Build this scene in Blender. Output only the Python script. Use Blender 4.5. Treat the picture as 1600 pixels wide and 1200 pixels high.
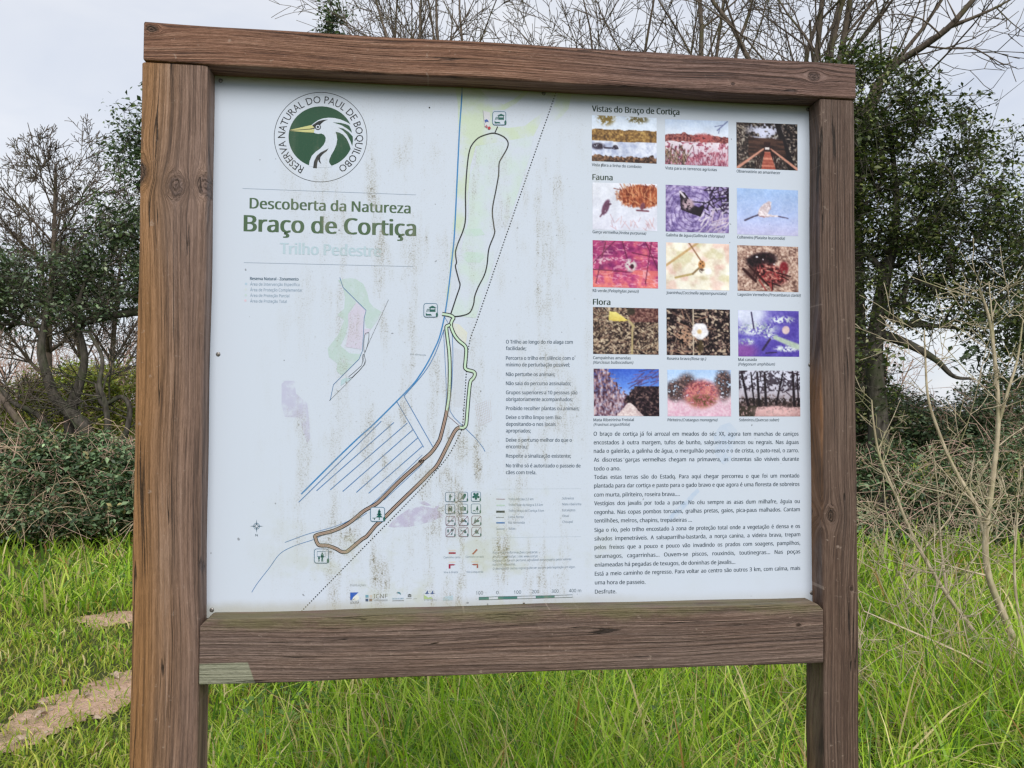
import bpy, math, random
import numpy as np
from mathutils import Vector, Matrix

for o in list(bpy.data.objects):
    bpy.data.objects.remove(o, do_unlink=True)
scene = bpy.context.scene
COL = scene.collection
RAD = math.radians

# ------------------------------------------------------------------ camera
FPX = 1200.0                      # focal length in photo pixels (1600 wide)
CAM = np.array([-0.203, -1.496, 1.55])
YAW, PITCH, ROLL = RAD(6.67), RAD(1.66), RAD(0.26)
FW = np.array([math.sin(YAW)*math.cos(PITCH), math.cos(YAW)*math.cos(PITCH), math.sin(PITCH)])
_r = np.array([math.cos(YAW), -math.sin(YAW), 0.0])
_u = np.cross(_r, FW)
RT = math.cos(ROLL)*_r + math.sin(ROLL)*_u
UP = -math.sin(ROLL)*_r + math.cos(ROLL)*_u
cam_data = bpy.data.cameras.new('camera')
cam = bpy.data.objects.new('camera', cam_data)
COL.objects.link(cam)
cam_data.sensor_fit = 'HORIZONTAL'
cam_data.sensor_width = 36.0
cam_data.lens = 36.0*FPX/1600.0
cam_data.clip_start = 0.05
cam_data.clip_end = 2000.0
cam.matrix_world = Matrix(((RT[0], UP[0], -FW[0], CAM[0]), (RT[1], UP[1], -FW[1], CAM[1]),
                           (RT[2], UP[2], -FW[2], CAM[2]), (0, 0, 0, 1)))
scene.camera = cam

# ------------------------------------------------------------------ sky
SUN_EL, SUN_AZ = RAD(38), RAD(176)     # azimuth clockwise from +Y: behind the viewer
world = bpy.data.worlds.new('World')
scene.world = world
world.use_nodes = True
wn, wl = world.node_tree.nodes, world.node_tree.links
wn.clear()
w_out = wn.new('ShaderNodeOutputWorld')
sky = wn.new('ShaderNodeTexSky')
sky.sky_type = 'NISHITA'
sky.sun_disc = False
sky.sun_elevation = SUN_EL
sky.sun_rotation = SUN_AZ
bg_sky = wn.new('ShaderNodeBackground')
bg_sky.inputs['Strength'].default_value = 0.06
wl.new(sky.outputs[0], bg_sky.inputs['Color'])
tc = wn.new('ShaderNodeTexCoord')
mp = wn.new('ShaderNodeMapping')
mp.inputs['Scale'].default_value = (1.0, 1.0, 2.6)
mp.inputs['Location'].default_value = (0.35, 0.1, 0.2)
wl.new(tc.outputs['Generated'], mp.inputs['Vector'])
cn = wn.new('ShaderNodeTexNoise')
cn.inputs['Scale'].default_value = 2.1
cn.inputs['Detail'].default_value = 6.0
cn.inputs['Roughness'].default_value = 0.55
cn.inputs['Distortion'].default_value = 0.5
wl.new(mp.outputs[0], cn.inputs['Vector'])
cr = wn.new('ShaderNodeValToRGB')
cr.color_ramp.elements[0].position = 0.36
cr.color_ramp.elements[0].color = (0.70, 0.75, 0.86, 1)
cr.color_ramp.elements[1].position = 0.66
cr.color_ramp.elements[1].color = (0.94, 0.95, 0.98, 1)
wl.new(cn.outputs['Fac'], cr.inputs[0])
bg_cl = wn.new('ShaderNodeBackground')
bg_cl.inputs['Strength'].default_value = 0.43
wl.new(cr.outputs[0], bg_cl.inputs['Color'])
wmix = wn.new('ShaderNodeMixShader')
wmix.inputs[0].default_value = 0.86           # overcast: cloud covers most of the blue
wl.new(bg_sky.outputs[0], wmix.inputs[1])
wl.new(bg_cl.outputs[0], wmix.inputs[2])
wl.new(wmix.outputs[0], w_out.inputs[0])

# ------------------------------------------------------------------ sun (veiled by cloud)
sun_data = bpy.data.lights.new('sun', 'SUN')
sun_data.energy = 1.5
sun_data.angle = RAD(40)
sun_data.color = (1.0, 0.95, 0.88)
sun = bpy.data.objects.new('sun', sun_data)
COL.objects.link(sun)
sd = Vector((math.sin(SUN_AZ)*math.cos(SUN_EL), math.cos(SUN_AZ)*math.cos(SUN_EL), math.sin(SUN_EL)))
sun.rotation_euler = sd.to_track_quat('Z', 'Y').to_euler()

# ------------------------------------------------------------------ exposure
scene.view_settings.view_transform = 'Standard'
scene.view_settings.look = 'None'
scene.view_settings.gamma = 1.0
scene.view_settings.exposure = 1.25
scene.view_settings.use_curve_mapping = False
scene.render.engine = 'CYCLES'
scene.cycles.max_bounces = 6
scene.cycles.diffuse_bounces = 3
scene.cycles.glossy_bounces = 2
scene.cycles.transmission_bounces = 3
scene.cycles.transparent_max_bounces = 6
scene.cycles.use_denoising = True
scene.cycles.pixel_filter_type = 'BLACKMAN_HARRIS'
scene.cycles.filter_width = 1.4
scene.cycles.denoiser = 'OPENIMAGEDENOISE'
scene.cycles.denoising_input_passes = 'RGB_ALBEDO_NORMAL'
scene.cycles.denoising_prefilter = 'NONE'
scene.cycles.use_adaptive_sampling = False
scene.cycles.caustics_reflective = False
scene.cycles.caustics_refractive = False

# ------------------------------------------------------------------ helpers
def ray(u, v):
    return FW + RT*((u-800.0)/FPX) - UP*((v-600.0)/FPX)
def V(u, v, d):                    # point seen at pixel (u, v), d metres ahead
    return CAM + ray(u, v)*d
def G(u, v, z=0.0):                # where the ray through a pixel meets the ground
    r = ray(u, v)
    return CAM + r*((z-CAM[2])/r[2])
def PXY(u, v, y=0.0):              # where it meets an upright plane parallel to the board
    r = ray(u, v)
    return CAM + r*((y-CAM[1])/r[1])
def s2l(c):
    c = np.asarray(c, float)/255.0
    return np.where(c <= 0.04045, c/12.92, ((c+0.055)/1.055)**2.4)

def np_mesh(name, verts, faces_list, smooth=False, cols=None):
    """verts (n,3); faces_list: list of (m,k) index arrays; cols (n,3) linear colours"""
    me = bpy.data.meshes.new(name)
    verts = np.ascontiguousarray(verts, np.float32)
    idx = [np.asarray(f, np.int32) for f in faces_list if len(f)]
    loops = np.concatenate([f.ravel() for f in idx])
    tot = np.concatenate([np.full(len(f), f.shape[1], np.int32) for f in idx])
    start = np.concatenate([[0], np.cumsum(tot)[:-1]]).astype(np.int32)
    me.vertices.add(len(verts))
    me.vertices.foreach_set('co', verts.ravel())
    me.loops.add(len(loops))
    me.loops.foreach_set('vertex_index', loops)
    me.polygons.add(len(tot))
    me.polygons.foreach_set('loop_start', start)
    if smooth:
        me.polygons.foreach_set('use_smooth', np.ones(len(tot), bool))
    me.update(calc_edges=True)
    if cols is not None:
        a = me.color_attributes.new('col', 'FLOAT_COLOR', 'POINT')
        c4 = np.ones((len(verts), 4), np.float32)
        c4[:, :3] = cols
        a.data.foreach_set('color', c4.ravel())
    return me

def link(name, me, mat=None, parent=None):
    o = bpy.data.objects.new(name, me)
    COL.objects.link(o)
    if mat is not None and me is not None and not me.materials:
        me.materials.append(mat)
    if parent is not None:
        o.parent = parent
    return o
def empty(name, loc=(0, 0, 0), rz=0.0):
    o = bpy.data.objects.new(name, None)
    COL.objects.link(o)
    o.location = loc
    o.rotation_euler = (0, 0, rz)
    o.empty_display_size = 0.2
    return o
def tag(o, label, cat, group=None):
    o['label'] = label
    o['category'] = cat
    if group:
        o['group'] = group
    return o
def copy_tree(root, loc, rz, scale, label, group=None):
    r = root.copy()
    COL.objects.link(r)
    r.location = loc
    r.rotation_euler = (0, 0, rz)
    r.scale = scale
    r['label'] = label
    if group:
        r['group'] = group
    for ch in list(root.children):
        c = ch.copy()
        COL.objects.link(c)
        c.parent = r
    return r

# node expression helper ------------------------------------------------
class NT:
    def __init__(self, tree):
        self.t = tree
    def node(self, kind, **kw):
        n = self.t.nodes.new(kind)
        for k, v in kw.items():
            setattr(n, k, v)
        return n
    def put(self, sock, val):
        if isinstance(val, S):
            self.t.links.new(val.s, sock)
        elif hasattr(val, 'is_output'):
            self.t.links.new(val, sock)
        else:
            sock.default_value = val
    def math(self, op, *a, clamp=False):
        n = self.node('ShaderNodeMath', operation=op)
        n.use_clamp = clamp
        for i, x in enumerate(a):
            self.put(n.inputs[i], x)
        return S(self, n.outputs[0])
    def vec(self, x, y, z):
        n = self.node('ShaderNodeCombineXYZ')
        for i, q in enumerate((x, y, z)):
            self.put(n.inputs[i], q)
        return n.outputs[0]
    def noise(self, vec, scale=1.0, detail=2.0, rough=0.5, dist=0.0):
        n = self.node('ShaderNodeTexNoise')
        self.put(n.inputs['Vector'], vec)
        n.inputs['Scale'].default_value = scale
        n.inputs['Detail'].default_value = detail
        n.inputs['Roughness'].default_value = rough
        n.inputs['Distortion'].default_value = dist
        return S(self, n.outputs['Fac'])
    def remap(self, x, a, b, c=0.0, d=1.0, smooth=True):
        n = self.node('ShaderNodeMapRange')
        n.interpolation_type = 'SMOOTHSTEP' if smooth else 'LINEAR'
        for i, q in enumerate((x, a, b, c, d)):
            self.put(n.inputs[i], q)
        return S(self, n.outputs[0])
    def mix(self, fac, a, b, mode='MIX'):
        n = self.node('ShaderNodeMix', data_type='RGBA', blend_type=mode)
        self.put(n.inputs[0], fac)
        for i, q in ((6, a), (7, b)):
            if isinstance(q, (tuple, list, np.ndarray)):
                n.inputs[i].default_value = (float(q[0]), float(q[1]), float(q[2]), 1.0)
            else:
                self.put(n.inputs[i], q)
        return n.outputs[2]
    def ramp(self, fac, stops):
        n = self.node('ShaderNodeValToRGB')
        e = n.color_ramp.elements
        while len(e) < len(stops):
            e.new(0.5)
        for el, (p, c) in zip(e, stops):
            el.position = p
            el.color = (float(c[0]), float(c[1]), float(c[2]), 1.0)
        self.put(n.inputs[0], fac)
        return n.outputs[0]
    def bump(self, h, strength, dist):
        n = self.node('ShaderNodeBump')
        n.inputs['Strength'].default_value = strength
        n.inputs['Distance'].default_value = dist
        self.put(n.inputs['Height'], h)
        return n.outputs[0]
class S:
    def __init__(self, nt, s):
        self.nt, self.s = nt, s
    def __add__(self, o): return self.nt.math('ADD', self, o)
    def __radd__(self, o): return self.nt.math('ADD', o, self)
    def __sub__(self, o): return self.nt.math('SUBTRACT', self, o)
    def __rsub__(self, o): return self.nt.math('SUBTRACT', o, self)
    def __mul__(self, o): return self.nt.math('MULTIPLY', self, o)
    def __rmul__(self, o): return self.nt.math('MULTIPLY', o, self)
    def __truediv__(self, o): return self.nt.math('DIVIDE', self, o)
    def __rtruediv__(self, o): return self.nt.math('DIVIDE', o, self)
    def max(self, o): return self.nt.math('MAXIMUM', self, o)
    def min(self, o): return self.nt.math('MINIMUM', self, o)
    def sqrt(self): return self.nt.math('SQRT', self)
    def abs(self): return self.nt.math('ABSOLUTE', self)

def new_mat(name):
    m = bpy.data.materials.new(name)
    m.use_nodes = True
    t = m.node_tree
    t.nodes.clear()
    nt = NT(t)
    out = nt.node('ShaderNodeOutputMaterial')
    return m, nt, out
def principled(nt, out, color, rough=0.6, normal=None, spec=0.5, metallic=0.0):
    b = nt.node('ShaderNodeBsdfPrincipled')
    if isinstance(color, (tuple, list, np.ndarray)):
        b.inputs['Base Color'].default_value = (float(color[0]), float(color[1]), float(color[2]), 1.0)
    else:
        nt.put(b.inputs['Base Color'], color)
    nt.put(b.inputs['Roughness'], rough)
    b.inputs['Specular IOR Level'].default_value = spec
    b.inputs['Metallic'].default_value = metallic
    if normal is not None:
        nt.put(b.inputs['Normal'], normal)
    nt.put(out.inputs[0], b.outputs[0])
    return b
def obj_xyz(nt):
    c = nt.node('ShaderNodeTexCoord')
    s = nt.node('ShaderNodeSeparateXYZ')
    nt.put(s.inputs[0], c.outputs['Object'])
    return S(nt, s.outputs[0]), S(nt, s.outputs[1]), S(nt, s.outputs[2])

# ------------------------------------------------------------------ tubes, leaves
def tubes(polys):
    """polys: list of (pts, radii, sides) -> verts, faces"""
    groups = {}
    for p, r, k in polys:
        groups.setdefault((len(p), k), []).append((p, r))
    VV, FF, off = [], [], 0
    for (n, k), lst in groups.items():
        P = np.array([a for a, _ in lst], float)            # m n 3
        Rr = np.array([b for _, b in lst], float)           # m n
        m = len(lst)
        T = np.gradient(P, axis=1)
        T /= np.linalg.norm(T, axis=2, keepdims=True)+1e-9
        avg = T.mean(1)
        ref = np.where(np.abs(avg[:, 2:3]) > 0.8, np.array([[1.0, 0.1, 0]]), np.array([[0.05, 0.1, 1.0]]))
        A = np.cross(T, ref[:, None, :])
        A /= np.linalg.norm(A, axis=2, keepdims=True)+1e-9
        B = np.cross(T, A)
        an = np.arange(k)*2*math.pi/k
        ring = P[:, :, None, :]+Rr[:, :, None, None]*(np.cos(an)[None, None, :, None]*A[:, :, None, :] + np.sin(an)[None, None, :, None]*B[:, :, None, :])
        VV.append(ring.reshape(-1, 3))
        i = np.arange(m)[:, None, None]*n*k
        j = np.arange(n-1)[None, :, None]*k
        q = np.arange(k)[None, None, :]
        q2 = (q+1) % k
        f = np.stack([i+j+q, i+j+q2, i+j+k+q2, i+j+k+q], -1).reshape(-1, 4)+off
        FF.append(f)
        off += m*n*k
    return np.concatenate(VV), FF

def leaves(cent, size, rng, up=0.5, aspect=0.5, nrm=None):
    """folded diamond leaves: 4 verts, 2 triangles each"""
    n = len(cent)
    N = rng.normal(size=(n, 3))
    N[:, 2] = np.abs(N[:, 2])
    N /= np.linalg.norm(N, axis=1, keepdims=True)
    N = N*(1-up)+np.array([0, 0, 1.0])*up
    if nrm is not None:
        N = N+nrm*0.5
    N /= np.linalg.norm(N, axis=1, keepdims=True)
    D = rng.normal(size=(n, 3))
    D -= (D*N).sum(1, keepdims=True)*N
    D /= np.linalg.norm(D, axis=1, keepdims=True)+1e-9
    Sd = np.cross(N, D)
    s = size*rng.uniform(0.6, 1.3, (n, 1))
    fold = rng.uniform(0.05, 0.3, (n, 1))
    a = cent-D*s*0.5
    tip = cent+D*s*0.5-N*s*rng.uniform(0, 0.2, (n, 1))
    l = cent+Sd*s*aspect*0.5+N*s*fold*0.4-D*s*0.06
    r = cent-Sd*s*aspect*0.5+N*s*fold*0.4-D*s*0.06
    Vv = np.stack([a, r, tip, l], 1).reshape(-1, 3)
    b = np.arange(n)*4
    F = np.concatenate([np.stack([b, b+1, b+2], 1), np.stack([b, b+2, b+3], 1)])
    return Vv, [F]

def pick_cols(n, rng, palette, weights, jitter=0.18):
    pal = np.array(palette, float)
    w = np.array(weights, float)
    c = pal[rng.choice(len(pal), n, p=w/w.sum())]
    c = c*np.exp(rng.normal(0, jitter, (n, 1)))
    return np.clip(c, 0.002, 0.9)

# ------------------------------------------------------------------ vegetation materials
def leaf_mat(name, rough=0.45, trans=0.28, spec=0.4):
    m, nt, out = new_mat(name)
    at = nt.node('ShaderNodeAttribute', attribute_name='col')
    b = nt.node('ShaderNodeBsdfPrincipled')
    nt.put(b.inputs['Base Color'], at.outputs['Color'])
    b.inputs['Roughness'].default_value = rough
    b.inputs['Specular IOR Level'].default_value = spec
    tr = nt.node('ShaderNodeBsdfTranslucent')
    tcol = nt.mix(1.0, at.outputs['Color'], (1.0, 1.15, 0.55), 'MULTIPLY')
    nt.put(tr.inputs['Color'], tcol)
    mx = nt.node('ShaderNodeMixShader')
    mx.inputs[0].default_value = trans
    nt.put(mx.inputs[1], b.outputs[0])
    nt.put(mx.inputs[2], tr.outputs[0])
    nt.put(out.inputs[0], mx.outputs[0])
    return m
def bark_mat(name, dark, light, scale=30.0, moss=None):
    m, nt, out = new_mat(name)
    x, y, z = obj_xyz(nt)
    n1 = nt.noise(nt.vec(x*scale, y*scale, z*scale*0.3), 1.0, 4, 0.6)
    n2 = nt.noise(nt.vec(x*4.0, y*4.0, z*3.0), 1.0, 3, 0.55)
    c = nt.ramp(n1, [(0.3, dark), (0.7, light)])
    if moss is not None:
        c = nt.mix(nt.remap(n2, 0.5, 0.66, 0, 0.8), c, moss)
    principled(nt, out, c, 0.9, nt.bump(n1, 0.6, 0.01), 0.2)
    return m
M = {}
M['oak_leaf'] = leaf_mat('oak_leaf', 0.38, 0.25, 0.5)
M['bramble_leaf'] = leaf_mat('bramble_leaf', 0.5, 0.25)
M['grass'] = leaf_mat('grass_blade', 0.45, 0.42, 0.4)
M['oak_bark'] = bark_mat('oak_bark', (0.022, 0.019, 0.016), (0.10, 0.09, 0.075), 25, (0.05, 0.06, 0.03))
M['ash_bark'] = bark_mat('ash_bark', (0.05, 0.04, 0.032), (0.15, 0.12, 0.095), 25, (0.09, 0.085, 0.04))
M['twig_brown'] = bark_mat('twig_brown', (0.36, 0.24, 0.19), (0.60, 0.43, 0.35), 12)
M['sapling_bark'] = bark_mat('sapling_bark', (0.26, 0.21, 0.14), (0.52, 0.45, 0.33), 40, (0.28, 0.27, 0.14))
M['cane'] = bark_mat('cane', (0.26, 0.19, 0.12), (0.50, 0.40, 0.28), 25)

# ================================================================== SETTING
PATH_PX = [(-140, 1182), (-60, 1160), (0, 1126), (45, 1112), (80, 1092), (120, 1078), (165, 1058), (200, 1052), (240, 1040), (300, 1034), (420, 1016),
           (420, 1048), (330, 1066), (250, 1096), (200, 1100), (170, 1118), (120, 1130), (85, 1150), (50, 1160), (0, 1188), (-60, 1205), (-140, 1246)]
PATCH_PX = [(120, 972), (150, 961), (185, 959), (205, 954), (260, 957), (290, 968), (235, 973), (215, 985), (196, 976), (165, 986), (150, 976)]
def smooth_closed(P, n=6, rng=None, jit=0.0):
    P = np.array(P, float)
    out = []
    k = len(P)
    for i in range(k):
        p0, p1, p2, p3 = P[(i-1) % k], P[i], P[(i+1) % k], P[(i+2) % k]
        for j in range(n):
            t = j/n
            q = 0.5*((2*p1)+(-p0+p2)*t+(2*p0-5*p1+4*p2-p3)*t*t+(-p0+3*p1-3*p2+p3)*t**3)
            out.append(q)
    out = np.array(out)
    if rng is not None:
        out += rng.normal(0, jit, out.shape)
    return out
path_poly = smooth_closed([G(u, v)[:2] for u, v in PATH_PX], 6)
patch_poly = smooth_closed([G(u, v)[:2] for u, v in PATCH_PX], 5)
def inside(poly, x, y):
    r = np.zeros(len(x), bool)
    j = len(poly)-1
    for i in range(len(poly)):
        xi, yi = poly[i]
        xj, yj = poly[j]
        c = ((yi > y) != (yj > y)) & (x < (xj-xi)*(y-yi)/(yj-yi+1e-12)+xi)
        r ^= c
        j = i
    return r

m, nt, out = new_mat('ground_soil')
x, y, z = obj_xyz(nt)
n1 = nt.noise(nt.vec(x, y, z), 2.2, 5, 0.6)
n2 = nt.noise(nt.vec(x, y, z), 40.0, 4, 0.6)
c = nt.ramp(n1, [(0.3, (0.035, 0.045, 0.014)), (0.55, (0.07, 0.085, 0.022)), (0.75, (0.11, 0.085, 0.05))])
c = nt.mix(nt.remap(n2, 0.4, 0.7), c, (0.05, 0.06, 0.02))
principled(nt, out, c, 0.95, nt.bump(n2, 0.8, 0.02), 0.15)
M['ground'] = m
m, nt, out = new_mat('path_earth')
x, y, z = obj_xyz(nt)
n1 = nt.noise(nt.vec(x, y, z), 5.0, 5, 0.62)
n2 = nt.noise(nt.vec(x, y, z), 70.0, 4, 0.7)
c = nt.ramp(n1, [(0.3, (0.46, 0.29, 0.20)), (0.6, (0.62, 0.42, 0.31)), (0.8, (0.52, 0.345, 0.245))])
c = nt.mix(nt.remap(n2, 0.45, 0.75), c, (0.66, 0.49, 0.38))
n3 = nt.noise(nt.vec(x, y, z), 16.0, 4, 0.65)
c = nt.mix(nt.remap(n3, 0.56, 0.72, 0, 0.5), c, (0.30, 0.20, 0.14))
n4 = nt.noise(nt.vec(x, y, z), 3.0, 3, 0.6)
c = nt.mix(nt.remap(n4, 0.54, 0.66, 0, 0.5), c, (0.16, 0.17, 0.06))
principled(nt, out, c, 0.95, nt.bump(n2*0.5+n3, 1.0, 0.04), 0.15)
M['path'] = m

g = np.concatenate([-np.geomspace(400, 14, 14), np.linspace(-12, 12, 49), np.geomspace(14, 400, 14)])
gx, gy = np.meshgrid(g, g)
dist = np.hypot(gx, gy)
gz = np.where(dist > 16, 0.12*np.sin(gx*0.11)*np.cos(gy*0.09)-0.1, 0.0)
gv = np.stack([gx.ravel(), gy.ravel(), gz.ravel()], 1)
k = len(g)
ii, jj = np.meshgrid(np.arange(k-1), np.arange(k-1))
b = (jj*k+ii).ravel()
gf = np.stack([b, b+1, b+k+1, b+k], 1)
ground = link('ground', np_mesh('ground', gv, [gf], True), M['ground'])
ground['kind'] = 'structure'
def worn_sheet(name, poly, mat, seed, cell=0.035):
    """bare earth: a fine uneven grid that frays out at its edge"""
    r = np.random.default_rng(seed)
    lo, hi_ = poly.min(0)-0.1, poly.max(0)+0.1
    nx, ny = int((hi_[0]-lo[0])/cell)+2, int((hi_[1]-lo[1])/cell)+2
    px, py = np.meshgrid(lo[0]+np.arange(nx)*cell, lo[1]+np.arange(ny)*cell)
    px = px+r.uniform(-0.4, 0.4, px.shape)*cell
    py = py+r.uniform(-0.4, 0.4, py.shape)*cell
    w = sum(np.sin(k1*px+k2*py+p) for k1, k2, p in r.uniform(-9, 9, (7, 3)))/7
    w2 = sum(np.sin(k1*px+k2*py+p) for k1, k2, p in r.uniform(-45, 45, (7, 3)))/7
    pz = 0.010+0.006*w+0.006*w2+r.normal(0, 0.0015, px.shape)
    ii, jj = np.meshgrid(np.arange(nx-1), np.arange(ny-1))
    b_ = (jj*nx+ii).ravel()
    cx, cy = px[:-1, :-1].ravel()+cell/2, py[:-1, :-1].ravel()+cell/2
    wv = (0.10*w[:-1, :-1]+0.05*w2[:-1, :-1]).ravel()
    keep = inside(poly, cx+wv, cy+wv*0.7+r.normal(0, 0.012, len(cx)))
    b_ = b_[keep]
    f = np.stack([b_, b_+1, b_+nx+1, b_+nx], 1)
    used, inv = np.unique(f, return_inverse=True)
    v = np.stack([px.ravel(), py.ravel(), np.maximum(pz.ravel(), 0.004)], 1)[used]
    o_ = link(name, np_mesh(name, v, [inv.reshape(f.shape)], True), mat)
    o_['kind'] = 'structure'
    return o_
worn_sheet('path', path_poly, M['path'], 1)
worn_sheet('path', patch_poly, M['path'], 2)

# ================================================================== INFORMATION BOARD
# weathered timber ----------------------------------------------------
def wood_mat(name, axis, c0, seed, stops, knots, ring=150.0, tilt=0.35, edge=None, grey=0.35, patch=None, algae=None, base_curve=0.0, shift=None, cross=None):
    """knots: (along, across, radius). The grain runs round each knot."""
    m, nt, out = new_mat(name)
    x, y, z = obj_xyz(nt)
    a, cc = (z, x) if axis == 'Z' else (x, z)
    c = cc-c0
    big = nt.noise(nt.vec(a*1.3+seed, c*3.0, y*3.0), 1.0, 2, 0.5)
    mid = nt.noise(nt.vec(a*3.5, c*14.0+seed, y*10.0), 1.0, 3, 0.5)
    blot = nt.noise(nt.vec(a*38.0, c*60.0+seed, y*30.0), 1.0, 3, 0.6)
    v = c+y*tilt+(big-0.5)*0.045+(mid-0.5)*0.0025+(a*a)*base_curve
    inner = None
    rings = None
    for (ka, kc, kr) in knots:
        da = (a-ka)*0.62
        dc = (c-kc)+(mid-0.5)*0.010+(blot-0.5)*kr*0.9
        da = da+(blot-0.5)*kr*0.7
        r2 = da*da+dc*dc
        r = r2.sqrt()
        v = v-dc*(kr*kr*1.25/r2.max(kr*kr*0.6))
        k = nt.remap(r, kr*0.55, kr*1.0, 1.0, 0.0)
        rg = nt.math('SINE', r*(2*math.pi/(kr*0.42))+blot*5.0)*0.5+0.5
        inner = k if inner is None else inner.max(k)
        rings = rg if rings is None else nt.math('MULTIPLY', rings, 1.0-k)+rg*k
    g1 = nt.noise(nt.vec(v*ring, a*1.6+seed*3, y*2.0), 1.0, 3, 0.55)
    g2 = nt.noise(nt.vec(v*360.0, a*5.0, y*9.0+seed), 1.0, 3, 0.65)
    g3 = nt.noise(nt.vec(v*700.0, a*22.0, y*30.0+seed), 1.0, 3, 0.7)
    g = nt.remap(g1*0.42+g2*0.33+g3*0.25, 0.36, 0.64, 0.0, 1.0, False)
    gr0 = nt.noise(nt.vec(a*1.1+seed*7, c*9.0, y*4.0), 1.0, 2, 0.5)
    late = nt.math('SINE', v*(ring*3.1)+g1*7.0)*0.5+0.5
    late = nt.remap(late, 0.50, 0.98)*nt.remap(g2, 0.35, 0.60)*nt.remap(gr0, 0.35, 0.62, 0.15, 1.0)
    col = nt.ramp(g, stops)
    col = nt.mix(late*0.6, col, tuple(np.array(stops[0][1])*0.9))
    gr = nt.noise(nt.vec(a*2.2, c*16.0, y*6.0+seed*2), 1.0, 4, 0.6)
    grey_c = np.array(stops[-1][1])*np.array([0.80, 0.84, 0.90])
    col = nt.mix(nt.remap(gr, 0.38, 0.68, 0.0, grey), col, nt.mix(nt.remap(g2, 0.3, 0.7), tuple(grey_c*0.55), tuple(grey_c*1.1)))
    if edge is not None:                       # a strip of warmer heartwood along one edge
        e0, e1, ec = edge
        ew = nt.remap(c+(big-0.5)*0.05+(mid-0.5)*0.01, e0, e1, 1.0, 0.0)
        col = nt.mix(ew*0.75, col, nt.mix(g, tuple(np.array(ec)*0.45), tuple(np.array(ec)*1.35)))
    crk = nt.noise(nt.vec(v*70.0, a*1.3, y*3.0+seed*5), 1.0, 1, 0.5)+(g3-0.5)*0.02
    crm = nt.noise(nt.vec(a*2.6, c*40.0, seed), 1.0, 2, 0.5)
    ck = nt.remap((crk-0.5).abs(), 0.002, 0.009, 1.0, 0.0)*nt.remap(crm, 0.49, 0.56)
    col = nt.mix(ck*0.85, col, (0.018, 0.013, 0.010))
    scr = nt.noise(nt.vec(x*60.0+(z*17.0), z*60.0-(x*11.0), seed), 1.0, 3, 0.7)
    col = nt.mix(nt.remap(scr, 0.64, 0.74, 0, 0.4), col, (0.42, 0.33, 0.27))
    if inner is not None:
        col = nt.mix(inner*0.9, col, nt.mix(rings, (0.022, 0.013, 0.009), (0.10, 0.062, 0.043)))
    if algae is not None:                      # green bloom along an upper edge
        z0, z1 = algae
        al = nt.noise(nt.vec(x*9.0, z*25.0, y*20.0), 1.0, 4, 0.65)
        col = nt.mix(nt.remap(z+(al-0.5)*0.03, z0, z1)*nt.remap(al, 0.3, 0.6)*0.7, col, (0.13, 0.12, 0.055))
    if patch is not None:                      # remains of pale green paint in a corner
        px, pz = patch
        pm = nt.remap(x+(z-pz)*0.35, px-0.0015, px+0.0015, 1.0, 0.0)*nt.remap(z+(mid-0.5)*0.004, pz-0.001, pz+0.001, 1.0, 0.0)
        col = nt.mix(pm*0.8, col, nt.mix(g2, (0.17, 0.18, 0.12), (0.33, 0.35, 0.26)))
    if cross is not None:                      # greyed, purple-brown side of the beam
        s0, s1, sc = cross
        col = nt.mix(nt.remap(c+(big-0.5)*0.08+(gr0-0.5)*0.05, s0, s1)*0.62, col, nt.mix(g, tuple(np.array(sc)*0.32), tuple(np.array(sc)*1.6)))
    if shift is not None:                      # weathered purple-grey towards one end
        s0, s1, sc = shift
        col = nt.mix(nt.remap(a+(big-0.5)*0.6, s0, s1)*0.6, col, nt.mix(g, tuple(np.array(sc)*0.35), tuple(np.array(sc)*1.5)))
    h = g*0.5+g2*0.3+g3*0.2-ck*1.3-late*0.4
    if inner is not None:
        h = h-inner*rings*0.5
    principled(nt, out, col, nt.remap(g, 0.3, 0.7, 0.75, 0.55), nt.bump(h, 1.0, 0.004), 0.35)
    return m

Z_TL = 2.1745
W_L = wood_mat('timber_left_post', 'Z', -0.657, 3.1,
               [(0.12, (0.0559, 0.0327, 0.0224)), (0.40, (0.1634, 0.0929, 0.0533)), (0.62, (0.2494, 0.1479, 0.0903)), (0.88, (0.3096, 0.2021, 0.1419))],
               [(1.948, 0.006, 0.016), (1.952, 0.055, 0.016), (1.972, -0.060, 0.018)], 130.0, 0.4, edge=(-0.045, 0.004, (0.29, 0.145, 0.052)), grey=0.4, cross=(-0.012, 0.045, (0.17, 0.115, 0.098)))
W_R = wood_mat('timber_right_post', 'Z', 0.627, 8.7,
               [(0.12, (0.0360, 0.0224, 0.0176)), (0.42, (0.0840, 0.0496, 0.0352)), (0.62, (0.1280, 0.0816, 0.0608)), (0.88, (0.1760, 0.1200, 0.0920))],
               [(1.335, -0.020, 0.011), (1.190, 0.022, 0.004)], 330.0, 0.2, edge=(-0.042, -0.036, (0.26, 0.12, 0.045)), grey=0.4)
W_T = wood_mat('timber_top_rail', 'X', 2.212, 5.3,
               [(0.10, (0.0462, 0.0235, 0.0168)), (0.38, (0.1470, 0.0697, 0.0420)), (0.60, (0.2226, 0.1134, 0.0697)), (0.88, (0.2688, 0.1554, 0.1050))],
               [(-0.697, 0.022, 0.009), (0.575, 0.004, 0.010), (0.405, -0.020, 0.0035)], 210.0, 0.5, grey=0.25, base_curve=0.02, shift=(-0.1, 0.45, (0.13, 0.085, 0.08)))
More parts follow.
